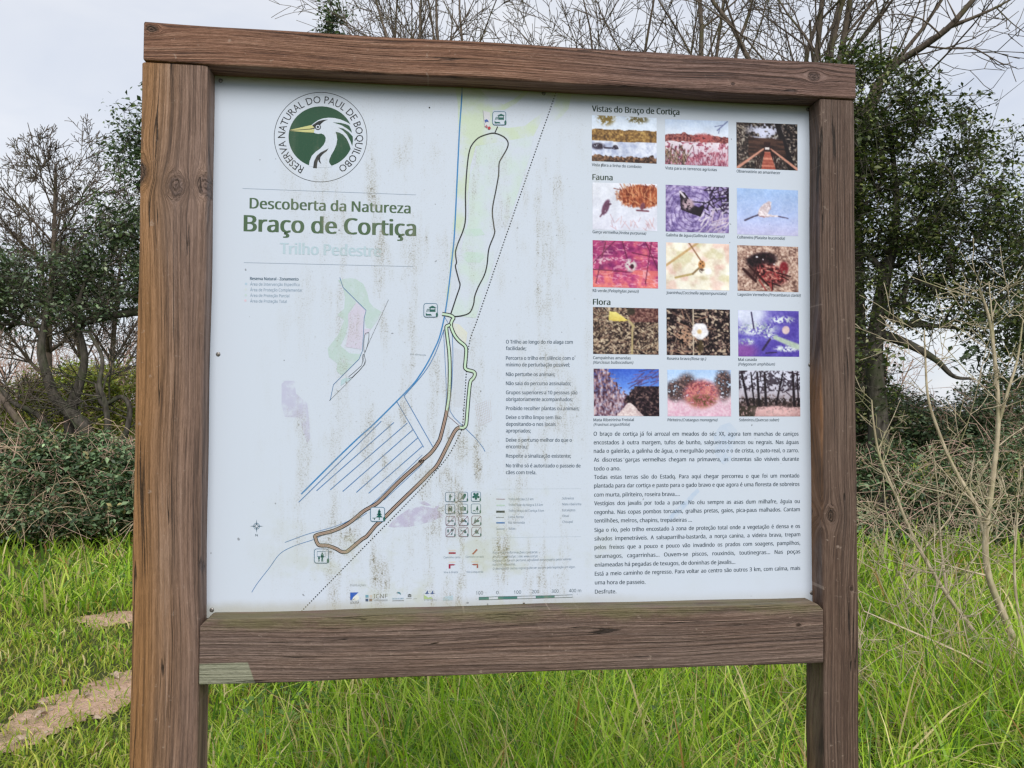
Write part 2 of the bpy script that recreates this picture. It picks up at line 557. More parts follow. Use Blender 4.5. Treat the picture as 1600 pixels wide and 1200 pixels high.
W_B = wood_mat('timber_bottom_rail', 'X', 1.105, 12.9,
               [(0.10, (0.0499, 0.0318, 0.0258)), (0.40, (0.1204, 0.0757, 0.0576)), (0.62, (0.1763, 0.1170, 0.0912)), (0.88, (0.2322, 0.1634, 0.1307))],
               [(0.535, 0.018, 0.004)], 230.0, 0.4, grey=0.5, patch=(-0.512, 1.086), algae=(1.138, 1.158), base_curve=-0.03)

def beam(name, x0, x1, y0, y1, z0, z1, mat, parent, bev=0.006, seed=0, chamfer=None):
    """sawn timber with eased, slightly uneven edges"""
    import bmesh
    bm = bmesh.new()
    r = bmesh.ops.create_cube(bm, size=1.0)
    for v in r['verts']:
        v.co = Vector((x0+(v.co.x+0.5)*(x1-x0), y0+(v.co.y+0.5)*(y1-y0), z0+(v.co.z+0.5)*(z1-z0)))
    along = 0 if (x1-x0) > (z1-z0) else 2
    es = [e for e in bm.edges if abs((e.verts[0].co-e.verts[1].co)[along]) > 1e-6]
    if chamfer:
        sel = []
        for e in bm.edges:
            mid = (e.verts[0].co+e.verts[1].co)/2
            if chamfer(mid, e):
                sel.append(e)
        bmesh.ops.bevel(bm, geom=sel, offset=0.012, segments=1, affect='EDGES')
        es = [e for e in bm.edges if abs((e.verts[0].co-e.verts[1].co)[along]) > 0.2]
    bmesh.ops.bevel(bm, geom=es, offset=bev, segments=3, profile=0.6, affect='EDGES')
    ends = [e for e in bm.edges if len(e.link_faces) == 2 and e.calc_face_angle(0) > 0.6]
    bmesh.ops.bevel(bm, geom=ends, offset=0.0018, segments=1, affect='EDGES')
    n = 40
    L = (x1-x0) if along == 0 else (z1-z0)
    lo = x0 if along == 0 else z0
    for i in range(1, n):
        co = [0, 0, 0]
        co[along] = lo+L*i/n
        no = [0, 0, 0]
        no[along] = 1
        bmesh.ops.bisect_plane(bm, geom=bm.verts[:]+bm.edges[:]+bm.faces[:], plane_co=co, plane_no=no)
    rr = random.Random(seed)
    ph = [rr.uniform(0, 6.28) for _ in range(6)]
    for v in bm.verts:                         # long slow waver of the sawn faces
        t = v.co[along]
        w = 0.0009*math.sin(t*7+ph[0])+0.0006*math.sin(t*19+ph[1])
        w2 = 0.0009*math.sin(t*6+ph[2])+0.0005*math.sin(t*23+ph[3])
        if along == 0:
            v.co.z += w
            v.co.y += w2*0.5
        else:
            v.co.x += w
            v.co.y += w2*0.5
    me = bpy.data.meshes.new(name)
    bm.to_mesh(me)
    bm.free()
    return link(name, me, mat, parent)

board = empty('information_board', (0, 0, 0))
tag(board, 'large wooden framed trail information board with white printed map panel', 'information board')
beam('post', -0.7165, -0.5985, -0.045, 0.030, -0.15, Z_TL, W_L, board, 0.009, 1)
beam('post', 0.5895, 0.6640, -0.045, 0.030, -0.15, Z_TL, W_R, board, 0.006, 2)
beam('top_rail', -0.7115, 0.6655, -0.049, 0.040, 2.1755, 2.2475, W_T, board, 0.005, 3)
beam('bottom_rail', -0.5965, 0.5875, -0.0495, 0.0290, 1.0475, 1.1640, W_B, board, 0.005, 4,
     chamfer=lambda mid, e: mid.z > 1.16 and (abs(mid.x) > 0.5) and abs((e.verts[0].co-e.verts[1].co).y) > 0.01)

# weathering shared by the panel and everything printed on it -----------
def weather(nt, col, k=1.0):
    x, y, z = obj_xyz(nt)
    fine = nt.noise(nt.vec(x, 0.0, z), 330.0, 3, 0.75)
    coarse = nt.noise(nt.vec(x, 3.0, z), 120.0, 3, 0.7)
    streak = nt.noise(nt.vec(x*34.0, 0.0, z*3.4), 1.0, 3, 0.6)
    region = nt.noise(nt.vec(x*4.0+1.7, 5.0, z*2.2+0.4), 1.0, 2, 0.5)
    win = nt.remap(x, -0.56, -0.34)*nt.remap(x, 0.04, 0.22, 1.0, 0.08)
    low = nt.remap(z, 1.25, 1.75, 1.0, 0.72)*nt.remap(z, 2.0, 2.14, 1.0, 0.15)
    brk = nt.noise(nt.vec(x*16.0, 4.0, z*9.0), 1.0, 4, 0.65)
    st = nt.remap(streak*0.5+brk*0.5, 0.46, 0.64)*nt.remap(region, 0.34, 0.60, 0.32, 1.0)*win*low
    sp = nt.remap(fine+st*0.12, 0.54, 0.66)*(st*0.9+win*0.16)
    sp2 = nt.remap(coarse+st*0.10, 0.64, 0.71)*(st*0.8+win*0.36)
    col = nt.mix(st*0.36*k, col, (0.38, 0.37, 0.30))
    col = nt.mix(sp*0.78*k, col, (0.17, 0.15, 0.10))
    col = nt.mix(sp2*0.78*k, col, (0.12, 0.11, 0.07))
    alg = nt.noise(nt.vec(x*7.0, 2.0, z*9.0), 1.0, 4, 0.65)
    a2 = nt.remap(alg, 0.50, 0.68)*win*nt.remap(z, 1.15, 1.55, 1.0, 0.0)
    col = nt.mix(a2*0.42*k, col, (0.34, 0.36, 0.16))
    edge = nt.remap(z+(alg-0.5)*0.03, 1.163, 1.186, 1.0, 0.0)*nt.remap(x, -0.6, 0.5, 1.0, 0.45)
    col = nt.mix(edge*0.5*k, col, nt.mix(fine, (0.16, 0.14, 0.06), (0.40, 0.38, 0.24)))
    top = nt.remap(z+(alg-0.5)*0.012, 2.157, 2.170)
    col = nt.mix(top*0.55*k, col, (0.40, 0.37, 0.25))
    dots = nt.noise(nt.vec(x, 9.0, z), 75.0, 1, 0.5)
    col = nt.mix(nt.remap(dots, 0.76, 0.78)*0.55*k, col, (0.05, 0.05, 0.05))
    return col
def print_mat(name, col=None, attr=False, rough=0.5, k=1.0, fade=None):
    m, nt, out = new_mat(name)
    if attr:
        at = nt.node('ShaderNodeAttribute', attribute_name='col')
        c = at.outputs['Color']
    else:
        n = nt.node('ShaderNodeRGB')
        n.outputs[0].default_value = (float(col[0]), float(col[1]), float(col[2]), 1)
        c = n.outputs[0]
        if fade:                               # sun-bleached ink, patchy
            x, y, z = obj_xyz(nt)
            f = nt.noise(nt.vec(x, 1.0, z), fade[0], 4, 0.6)
            c = nt.mix(nt.remap(f, fade[1], fade[2]), c, tuple(PANEL_WHITE))
    principled(nt, out, weather(nt, c, k), rough, None, 0.16)
    return m
PANEL_WHITE = s2l((183, 193, 208))
TINT = np.array([0.955, 0.99, 1.03])       # light correction put into the print colours: cools them against the warm sun
M['panel'] = print_mat('panel_white', PANEL_WHITE)
INK = {}
def ink(rgb, fade=None):
    key = (tuple(rgb), fade)
    if key not in INK:
        INK[key] = print_mat('ink_%d_%d_%d' % tuple(rgb), s2l(np.array(rgb)*(0.90 if min(rgb) > 170 else 0.82))*TINT, fade=fade)
    return INK[key]

import bmesh
bm = bmesh.new()
r = bmesh.ops.create_cube(bm, size=1.0)
for v in r['verts']:
    v.co = Vector((v.co.x*1.21, 0.002+v.co.y*0.004, 1.668+v.co.z*1.03))
bmesh.ops.bevel(bm, geom=bm.edges[:], offset=0.0008, segments=1, affect='EDGES')
me = bpy.data.meshes.new('panel')
bm.to_mesh(me)
bm.free()
panel = link('panel', me, M['panel'], board)

# print collector: everything flat, in layers 0.35 mm apart --------------
LAYER = 0.00012
class Print:
    def __init__(self):
        self.v, self.f, self.m, self.mats = [], [], [], []
    def mi(self, mat):
        if mat not in self.mats:
            self.mats.append(mat)
        return self.mats.index(mat)
    def poly(self, px, mat, layer=1):
        b = len(self.v)
        for u, v in px:
            q = PXY(u, v, 0.0)
            self.v.append((q[0], -LAYER*layer, q[2]))
        self.f.append(list(range(b, b+len(px))))
        self.m.append(self.mi(mat))
    def strip(self, px, w, mat, layer=1, sm=4, closed=False):
        """a stroke of w pixels along a smoothed polyline"""
        P = np.array(px, float)
        if sm > 1 and len(P) > 2:
            P = smooth_closed(P, sm) if closed else smooth_open(P, sm)
        if closed:
            P = np.vstack([P, P[:1]])
        T = np.gradient(P, axis=0)
        if closed:
            T[0] = T[-1] = P[1]-P[-2]
        T /= np.linalg.norm(T, axis=1, keepdims=True)+1e-9
        N = np.stack([-T[:, 1], T[:, 0]], 1)
        A, B = P+N*w/2, P-N*w/2
        b = len(self.v)
        for i in range(len(P)):
            for q in (A[i], B[i]):
                w3 = PXY(q[0], q[1], 0.0)
                self.v.append((w3[0], -LAYER*layer, w3[2]))
        mi = self.mi(mat)
        for i in range(len(P)-1):
            self.f.append([b+2*i, b+2*i+1, b+2*i+3, b+2*i+2])
            self.m.append(mi)
    def dots(self, px, w, gap, mat, layer=1, ratio=0.55):
        P = smooth_open(np.array(px, float), 8) if len(px) > 2 else np.array(px, float)
        seg = np.linalg.norm(np.diff(P, axis=0), axis=1)
        cum = np.concatenate([[0], np.cumsum(seg)])
        s = 0.0
        while s+gap*ratio < cum[-1]:
            a = [np.interp(s, cum, P[:, k]) for k in (0, 1)]
            c = [np.interp(s+gap*ratio, cum, P[:, k]) for k in (0, 1)]
            self.strip([a, c], w, mat, layer, 1)
            s += gap
    def circle(self, c, rx, ry, mat, layer=1, n=48):
        self.poly([(c[0]+rx*math.cos(2*math.pi*i/n), c[1]+ry*math.sin(2*math.pi*i/n)) for i in range(n)], mat, layer)
    def build(self, name, label=None):
        if not self.v:
            return None
        me = bpy.data.meshes.new(name)
        me.from_pydata(self.v, [], self.f)
        for mt in self.mats:
            me.materials.append(mt)
        me.polygons.foreach_set('material_index', np.array(self.m, np.int32))
        self.__init__()
        o_ = link(name, me, None, panel)
        if label:
            o_['label'] = label
        return o_
def smooth_open(P, n=6):
    P = np.array(P, float)
    Q = np.vstack([2*P[0]-P[1], P, 2*P[-1]-P[-2]])
    out = []
    for i in range(1, len(Q)-2):
        p0, p1, p2, p3 = Q[i-1], Q[i], Q[i+1], Q[i+2]
        for j in range(n):
            t = j/n
            out.append(0.5*((2*p1)+(-p0+p2)*t+(2*p0-5*p1+4*p2-p3)*t*t+(-p0+3*p1-3*p2+p3)*t**3))
    out.append(P[-1])
    return np.array(out)

# crops of the photograph used while measuring: offset and zoom ---------
def CR(ox, oy, k):
    return lambda pts: [(ox+a/k, oy+b/k) for a, b in pts]
c_logo, c_up, c_mid, c_low, c_small = CR(420, 130, 7.0588), CR(660, 100, 3.0), CR(640, 450, 3.87), CR(320, 660, 3.75), CR(320, 400, 4.0)
c_leg, c_zone = CR(640, 740, 5.4536), CR(380, 420, 5.0)
BLACK, WHITE_I = ink((38, 42, 46)), M['panel']
GREEN = ink((36, 84, 60))
BLUE, BLUE2 = ink((66, 146, 208)), ink((82, 138, 196))

# --- emblem
e = Print()
lc = c_logo([(571, 595)])[0]
n = 96
for i in range(n):
    a0, a1 = 2*math.pi*i/n, 2*math.pi*(i+1)/n
    ro, ri = (72.9, 70.4), (72.0, 69.5)
    e.poly([(lc[0]+ro[0]*math.cos(a0), lc[1]+ro[1]*math.sin(a0)), (lc[0]+ro[0]*math.cos(a1), lc[1]+ro[1]*math.sin(a1)),
            (lc[0]+ri[0]*math.cos(a1), lc[1]+ri[1]*math.sin(a1)), (lc[0]+ri[0]*math.cos(a0), lc[1]+ri[1]*math.sin(a0))], BLACK, 1)
dc = c_logo([(575, 592)])[0]
e.circle(dc, 50.6, 47.8, GREEN, 1, 72)
heron = [(470, 465), (500, 438), (545, 408), (600, 388), (660, 381), (720, 384), (790, 400), (850, 425), (890, 448), (940, 480), (960, 600), (940, 700),
         (908, 738), (890, 680), (860, 615), (820, 568), (780, 546), (735, 535), (748, 570), (755, 620), (745, 680), (720, 740), (690, 790), (668, 840),
         (665, 870), (685, 905), (708, 921), (660, 928), (575, 931), (500, 927), (442, 912), (450, 860), (475, 800), (520, 755), (570, 720), (605, 680), (625, 640),
         (628, 600), (610, 570), (580, 555), (545, 560), (510, 552), (488, 542)]
e.poly(c_logo(heron), WHITE_I, 2)
for gp in ([(705, 432), (790, 438), (850, 452), (887, 468), (908, 510), (919, 548), (870, 505), (800, 462)],
           [(765, 490), (820, 500), (880, 538), (926, 588), (929, 640), (920, 694), (900, 640), (860, 565), (815, 520)]):
    e.poly(c_logo(gp), GREEN, 3)
YEL = ink((222, 218, 150))
e.poly(c_logo([(228, 517), (470, 462), (505, 492), (450, 503), (300, 515)]), YEL, 3)
e.poly(c_logo([(228, 525), (300, 521), (505, 508), (497, 546), (400, 541)]), YEL, 3)
e.poly(c_logo([(228, 517), (300, 515), (450, 503), (505, 492), (508, 504), (300, 521), (228, 525)]), BLACK, 3)
e.poly(c_logo([(478, 465), (545, 420), (600, 405), (652, 402), (610, 420), (580, 445), (565, 465), (520, 500), (500, 490)]), BLACK, 3)
ec = c_logo([(542, 484)])[0]
for rr_, mt, ly in ((33, BLACK, 4), (23, WHITE_I, 5), (13, BLACK, 6)):
    e.circle(ec, rr_/7.06, rr_/7.06, mt, ly, 24)
e.poly(c_logo([(660, 718), (620, 740), (570, 765), (530, 800), (500, 860), (488, 935), (530, 938), (535, 880), (545, 845), (555, 870), (580, 895), (565, 850), (570, 815), (600, 780), (640, 750)]), BLACK, 3)
o = e.build('emblem')
o['label'] = 'round green emblem of a white heron head ringed with lettering'

# --- map: faded zones
zn = Print()
ZY, ZG, ZG2, ZG3 = ink((202, 216, 193), (14, 0.38, 0.62)), ink((203, 219, 213), (12, 0.36, 0.62)), ink((196, 217, 208), (30, 0.45, 0.7)), ink((184, 206, 178), (30, 0.45, 0.8))
zn.poly(c_up([(150, 92), (200, 92), (290, 145), (380, 190), (430, 165), (480, 125), (500, 128), (440, 185), (385, 215), (330, 215), (330, 290), (400, 300), (480, 290), (560, 230), (612, 128), (628, 128), (520, 340), (250, 385), (225, 480), (200, 800), (150, 900), (120, 1150), (105, 1150), (150, 700), (170, 350), (165, 180)]), ZY, 1)
zn.build('map_zone')
zn.poly(c_up([(210, 92), (260, 105), (295, 148), (240, 135)]), ZG3, 2)
zn.build('map_zone')
zn.poly(c_up([(640, 125), (700, 135), (685, 210), (650, 250), (590, 290), (600, 240)]), ZY, 1)
zn.build('map_zone')
zn.poly(c_up([(255, 385), (520, 338), (505, 430), (420, 690), (385, 770), (250, 1190), (135, 1180), (180, 1030), (165, 940), (215, 740), (222, 520), (250, 470)]), ZG, 2)
zn.build('map_zone')
zn.poly(c_up([(190, 775), (270, 770), (295, 800), (240, 808), (205, 800)]), ZG2, 3)
zn.build('map_zone')
zn.poly(c_up([(180, 895), (210, 880), (280, 885), (290, 905), (270, 930), (210, 930)]), ZG2, 3)
zn.build('map_zone')
zn.poly(c_mid([(250, 210), (300, 220), (350, 270), (340, 340), (300, 330), (265, 270)]), ink((217, 218, 206), (25, 0.45, 0.8)), 1)
zn.build('map_zone')
for i in range(14):                            # hatched orchards
    zn.strip(c_mid([(268+i*4.4, 360+i*1.2), (268+i*4.4, 720)]), 0.35, ink((202, 203, 208)), 1, 1)
zn.build('map_hatching')
for i in range(9):
    zn.strip(c_mid([(395+i*11.5, 705-i*3.5), (420+i*9.5, 840-i*4.5)]), 0.4, ink((196, 188, 192)), 1, 1)
for i in range(10):
    zn.strip(c_mid([(397+i*2.5, 712+i*14), (468+i*2.8, 680+i*13.5)]), 0.4, ink((196, 188, 192)), 1, 1)
zn.build('map_hatching')
# small zoning map
PINK = ink((208, 203, 221), (90, 0.5, 0.85))
ZS = ink((190, 209, 206), (70, 0.45, 0.9))
zn.poly(c_zone([(740, 90), (830, 70), (880, 80), (940, 120), (970, 190), (985, 260), (1020, 300), (1080, 335), (1050, 400), (1000, 470), (960, 460), (945, 380), (960, 325), (890, 255), (780, 145)]), ZS, 1)
zn.build('map_zone')
zn.poly(c_zone([(780, 150), (885, 262), (820, 350), (820, 430), (800, 520), (760, 600), (830, 660), (920, 665), (900, 710), (770, 835), (730, 800), (735, 740), (670, 690), (660, 620), (740, 520), (790, 400), (735, 360), (790, 310), (795, 220)]), ZS, 2)
zn.build('map_zone')
zn.poly(c_zone([(885, 262), (960, 325), (945, 385), (940, 500), (925, 630), (800, 610), (825, 480), (820, 360)]), PINK, 3)
zn.build('map_zone')
zn.poly(c_zone([(940, 470), (1000, 470), (975, 500), (950, 520)]), PINK, 3)
zn.build('map_zone')
zn.poly(c_zone([(765, 870), (800, 850), (845, 860), (760, 915)]), ink((182, 207, 214), (70, 0.5, 0.9)), 3)
zn.build('map_zone')
# ghost drawings, bleached to mauve
MA = ink((194, 195, 217), (55, 0.42, 0.72))
MA2 = ink((188, 184, 208), (60, 0.42, 0.70))
zn.poly(c_small([(480, 800), (500, 780), (560, 780), (570, 860), (640, 920), (650, 1000), (660, 1140), (640, 1170), (610, 1080), (590, 1010), (500, 1005), (480, 930)]), MA, 1)
zn.build('map_zone')
zn.poly(c_low([(1075, 610), (1110, 565), (1190, 510), (1270, 490), (1350, 505), (1400, 545), (1330, 580), (1200, 612), (1110, 615)]), MA2, 1)
zn.build('map_zone')
zn.poly(c_leg([(70, 240), (130, 235), (185, 270), (150, 275), (100, 258)]), MA2, 1)
zn.build('map_zone')
zn.poly(c_leg([(170, 320), (255, 262), (240, 300), (190, 340)]), MA2, 2)
zn.build('map_zone')
zn.poly([(1125, 665), (1140, 660), (1152, 672), (1147, 690), (1142, 720), (1130, 726), (1118, 712), (1115, 680)], ink((196, 208, 226), (60, 0.4, 0.7)), 1)
zn.build('map_zone')
zn.poly([(1090, 762), (1093, 768), (1060, 805), (1045, 815), (1040, 812), (1062, 790)], ink((190, 205, 226), (60, 0.4, 0.7)), 1)
zn.build('map_zone')

# --- map: water lines
w = Print()
river = c_up([(187, 94), (183, 180), (175, 290), (168, 430), (160, 600), (150, 800), (138, 920), (122, 1060)])+c_mid([(220, 120), (205, 200), (180, 300), (150, 370), (110, 450), (60, 530), (0, 605)])+c_low([(1000, 0), (900, 90), (780, 205), (660, 325), (565, 420)])
w.strip(river, 2.2, BLUE, 3, 5)
w.build('map_river')
w.strip(c_small([(1495, 460), (1440, 610), (1370, 730), (1245, 875), (1420, 1190)][:4]), 1.3, BLUE2, 3)
w.build('map_river')
w.strip(c_small([(1245, 875), (1425, 1192)]), 1.2, BLUE2, 3, 1)
w.build('map_river')
w.strip(c_small([(1200, 910), (1368, 1195)]), 1.2, BLUE2, 3, 1)
w.build('map_river')
for a, b_ in (((1195, 0), (550, 468)), ((1108, 0), (655, 400)), ((1187, 3), (735, 395)), ((1220, 42), (808, 405)), ((1248, 90), (888, 410)), ((1275, 140), (960, 415))):
    if a == (1195, 0):
        a = (1035, -8)
    w.strip(c_low([a, b_]), 1.3, BLUE2, 3, 1)
    w.build('map_river')
w.strip(c_low([(1275, 190), (1130, 330), (1000, 460), (870, 560), (760, 610), (600, 655), (470, 703)]), 0.9, BLUE2, 3)
w.build('map_river')
w.strip(c_low([(1275, 245), (1120, 390), (1050, 455)]), 0.9, BLUE2, 3)
w.build('map_river')
w.strip(c_low([(950, 530), (830, 605), (700, 655), (640, 685), (520, 725), (440, 770), (380, 850), (310, 940), (275, 995)]), 0.9, BLUE2, 3)
w.build('map_river')
w.strip(c_mid([(205, 255), (215, 450), (222, 640), (212, 760), (185, 880)]), 0.9, BLUE2, 3)
w.build('map_river')
w.strip(c_mid([(255, 240), (262, 400), (255, 600), (245, 745), (345, 855), (400, 910), (440, 960), (457, 990)]), 1.0, BLUE2, 3, 3)
w.build('map_river')
w.strip(c_mid([(212, 175), (235, 215)]), 0.8, BLUE2, 3, 1)
w.build('map_river')
w.strip(c_mid([(228, 770), (315, 845)]), 0.8, ink((120, 78, 84)), 3, 1)
w.build('map_river')
w.strip(c_zone([(755, 68), (780, 145), (960, 325), (945, 385), (940, 500), (932, 640), (905, 705), (705, 905), (680, 1025)]), 0.9, ink((82, 132, 184)), 4, 1)
w.build('map_river')

# --- map: trails
t = Print()
loop = c_up([(133, 1172), (160, 1090), (176, 1040), (170, 1010), (155, 950), (160, 930), (155, 885), (165, 845), (200, 745), (202, 600), (210, 480), (220, 410), (235, 375), (265, 345), (310, 328), (340, 325), (375, 338), (395, 355), (402, 375), (395, 400), (375, 435), (360, 465), (357, 520), (345, 590), (328, 685), (335, 760), (338, 795), (312, 865), (303, 940), (290, 990), (262, 1045), (245, 1090), (240, 1125), (222, 1165), (185, 1180), (140, 1185)])
t.strip(loop, 2.0, BLACK, 4, 5)
t.strip(c_up([(340, 322), (353, 293)]), 1.7, BLACK, 4, 1)
t.build('map_trail', 'thin black looped trail on the map')
TG, TB = ink((198, 224, 196)), ink((196, 166, 150))
ga = c_mid([(197, 157), (235, 163), (258, 172), (265, 182), (255, 200), (250, 225), (258, 255), (275, 290), (300, 320), (335, 350), (342, 380), (338, 440), (335, 480), (350, 495), (385, 505), (395, 522), (385, 545), (368, 565), (360, 620), (352, 710), (345, 800), (340, 830), (325, 845), (303, 843)])
gb = c_mid([(250, 222), (232, 228), (222, 240), (230, 310), (240, 400), (243, 520), (238, 650), (225, 740)])
br = c_mid([(225, 740), (215, 790), (190, 890), (175, 930), (130, 995), (60, 1055)])+c_low([(1275, 225), (1150, 335), (1040, 445), (1000, 480), (930, 520), (850, 585), (760, 632), (655, 660), (650, 680), (660, 708), (675, 720), (720, 722), (770, 740), (800, 757), (830, 757), (860, 735), (920, 685), (950, 665), (1000, 605), (1040, 570), (1060, 550), (1130, 480), (1275, 340)])+c_mid([(120, 1120), (160, 1080), (190, 1030), (230, 950), (265, 880), (285, 852), (303, 843)])
t.strip(ga, 6.2, BLACK, 5, 5)
t.strip(gb, 6.2, BLACK, 5, 5)
t.strip(br, 6.2, BLACK, 5, 5)
t.strip(ga, 3.2, TG, 7, 5)
t.strip(gb, 3.2, TG, 7, 5)
t.strip(br, 3.3, TB, 6, 5)
t.strip(br, 0.5, ink((96, 84, 78)), 7, 5)
t.build('map_trail', 'black edged green and brown trail on the map')
rail = c_up([(630, 122), (500, 495), (375, 855), (260, 1190)])+c_mid([(375, 280), (355, 370), (345, 480), (332, 680), (318, 840), (290, 910), (230, 1020), (130, 1140)])+c_low([(1275, 380), (1000, 662), (553, 1120)])
t.dots(rail, 1.6, 4.4, BLACK, 4, 0.5)
t.build('map_railway', 'dotted black railway line on the map')
t.dots(c_zone([(1135, 242), (950, 655), (945, 745), (850, 855), (672, 1032)]), 0.8, 2.2, BLACK, 4)
t.build('map_railway')
t.strip(c_zone([(950, 515), (970, 500), (983, 505), (975, 580), (950, 655), (942, 600)]), 0.7, BLACK, 4, 3, True)
t.strip(c_zone([(940, 665), (952, 700), (950, 745), (850, 848), (825, 842), (925, 755), (932, 690)]), 0.7, BLACK, 4, 2, True)
t.build('map_trail')

# --- pictograms
TEAL, TEALB = ink((34, 104, 96)), ink((70, 122, 150))
MAROON = ink((132, 92, 116))
def rbox(P, cx, cy, s, mat, layer=5, w=1.0, fill=True):
    r = s*0.16
    pts = []
    for (sx, sy, a0) in ((1, -1, -90), (1, 1, 0), (-1, 1, 90), (-1, -1, 180)):
        for k in range(5):
            a = RAD(a0+k*22.5)
            pts.append((cx+sx*(s/2-r)+r*math.cos(a), cy+sy*(s/2-r)+r*math.sin(a)))
    if fill:
        P.poly(pts, WHITE_I, layer+3)
    P.strip(pts, w, mat, layer+4, 1, True)
def leafmark(P, cx, cy, s, mat=None):
    P.circle((cx+s*0.47, cy+s*0.33), s*0.085, s*0.17, mat or TEAL, 11, 10)
L_ = 10
def shp(P, cx, cy, s, pts, mat=None, layer=None):
    P.poly([(cx+s*a, cy+s*b_) for a, b_ in pts], mat or TEAL, layer or L_)
def hut(P, cx, cy, s):
    rbox(P, cx, cy, s, TEALB)
    shp(P, cx, cy, s, [(-0.17, -0.20), (0.14, -0.34), (0.44, -0.20)])
    shp(P, cx, cy, s, [(-0.08, -0.20), (0.36, -0.20), (0.36, 0.12), (-0.08, 0.12)])
    shp(P, cx, cy, s, [(0.0, -0.14), (0.30, -0.14), (0.30, -0.06), (0.0, -0.06)], WHITE_I, 11)
    shp(P, cx, cy, s, [(-0.36, 0.18), (-0.26, 0.28), (0.02, 0.28), (0.10, 0.40), (-0.36, 0.40)])
    for k in range(3):
        shp(P, cx, cy, s, [(-0.34+k*0.09, 0.14-k*0.02), (-0.30+k*0.09, 0.14-k*0.02), (-0.22+k*0.06, -0.10), (-0.26+k*0.06, -0.10)])
    leafmark(P, cx, cy, s)
def pine(P, cx, cy, s, ox=0.12, k=1.0):
    for y0, y1, wd in ((-0.40, -0.14, 0.13), (-0.22, 0.04, 0.19), (-0.04, 0.22, 0.25)):
        shp(P, cx, cy, s, [(ox, y0*k), (ox+wd*k, y1*k), (ox-wd*k, y1*k)])
    shp(P, cx, cy, s, [(ox-0.03, 0.2), (ox+0.03, 0.2), (ox+0.03, 0.40), (ox-0.03, 0.40)])
def person(P, cx, cy, s, ox, oy, h):
    P.circle((cx+s*ox, cy+s*(oy-h*0.42)), s*h*0.09, s*h*0.09, TEAL, L_, 12)
    shp(P, cx, cy, s, [(ox-h*0.15, oy-h*0.31), (ox+h*0.15, oy-h*0.31), (ox+h*0.18, oy+h*0.06), (ox+h*0.09, oy+h*0.04), (ox+h*0.11, oy+h*0.5), (ox+h*0.02, oy+h*0.5),
                       (ox, oy+h*0.12), (ox-h*0.02, oy+h*0.5), (ox-h*0.11, oy+h*0.5), (ox-h*0.09, oy+h*0.04), (ox-h*0.18, oy+h*0.06)])
ic = Print()
hut(ic, 780.0, 185.0, 20.5)
ic.build('pictogram')
hut(ic, 672.8, 484.8, 21.0)
ic.build('pictogram')
cx, cy, s = 590.0, 803.5, 22.0
rbox(ic, cx, cy, s, TEALB)
pine(ic, cx, cy, s)
shp(ic, cx, cy, s, [(-0.36, 0.24), (-0.12, 0.24), (-0.12, 0.29), (-0.21, 0.29), (-0.18, 0.40), (-0.24, 0.40), (-0.26, 0.29), (-0.36, 0.29)])
leafmark(ic, cx, cy, s)
ic.build('pictogram')
cx, cy, s = 502.3, 868.5, 22.0
rbox(ic, cx, cy, s, TEALB)
ic.strip([(cx-0.30*s, cy-0.32*s), (cx+0.27*s, cy-0.32*s), (cx+0.27*s, cy+0.05*s), (cx-0.30*s, cy+0.05*s)], 0.9, TEALB, 10, 1, True)
person(ic, cx, cy, s, 0.06, 0.08, 0.64)
person(ic, cx, cy, s, -0.17, 0.20, 0.40)
leafmark(ic, cx, cy, s)
ic.build('pictogram')
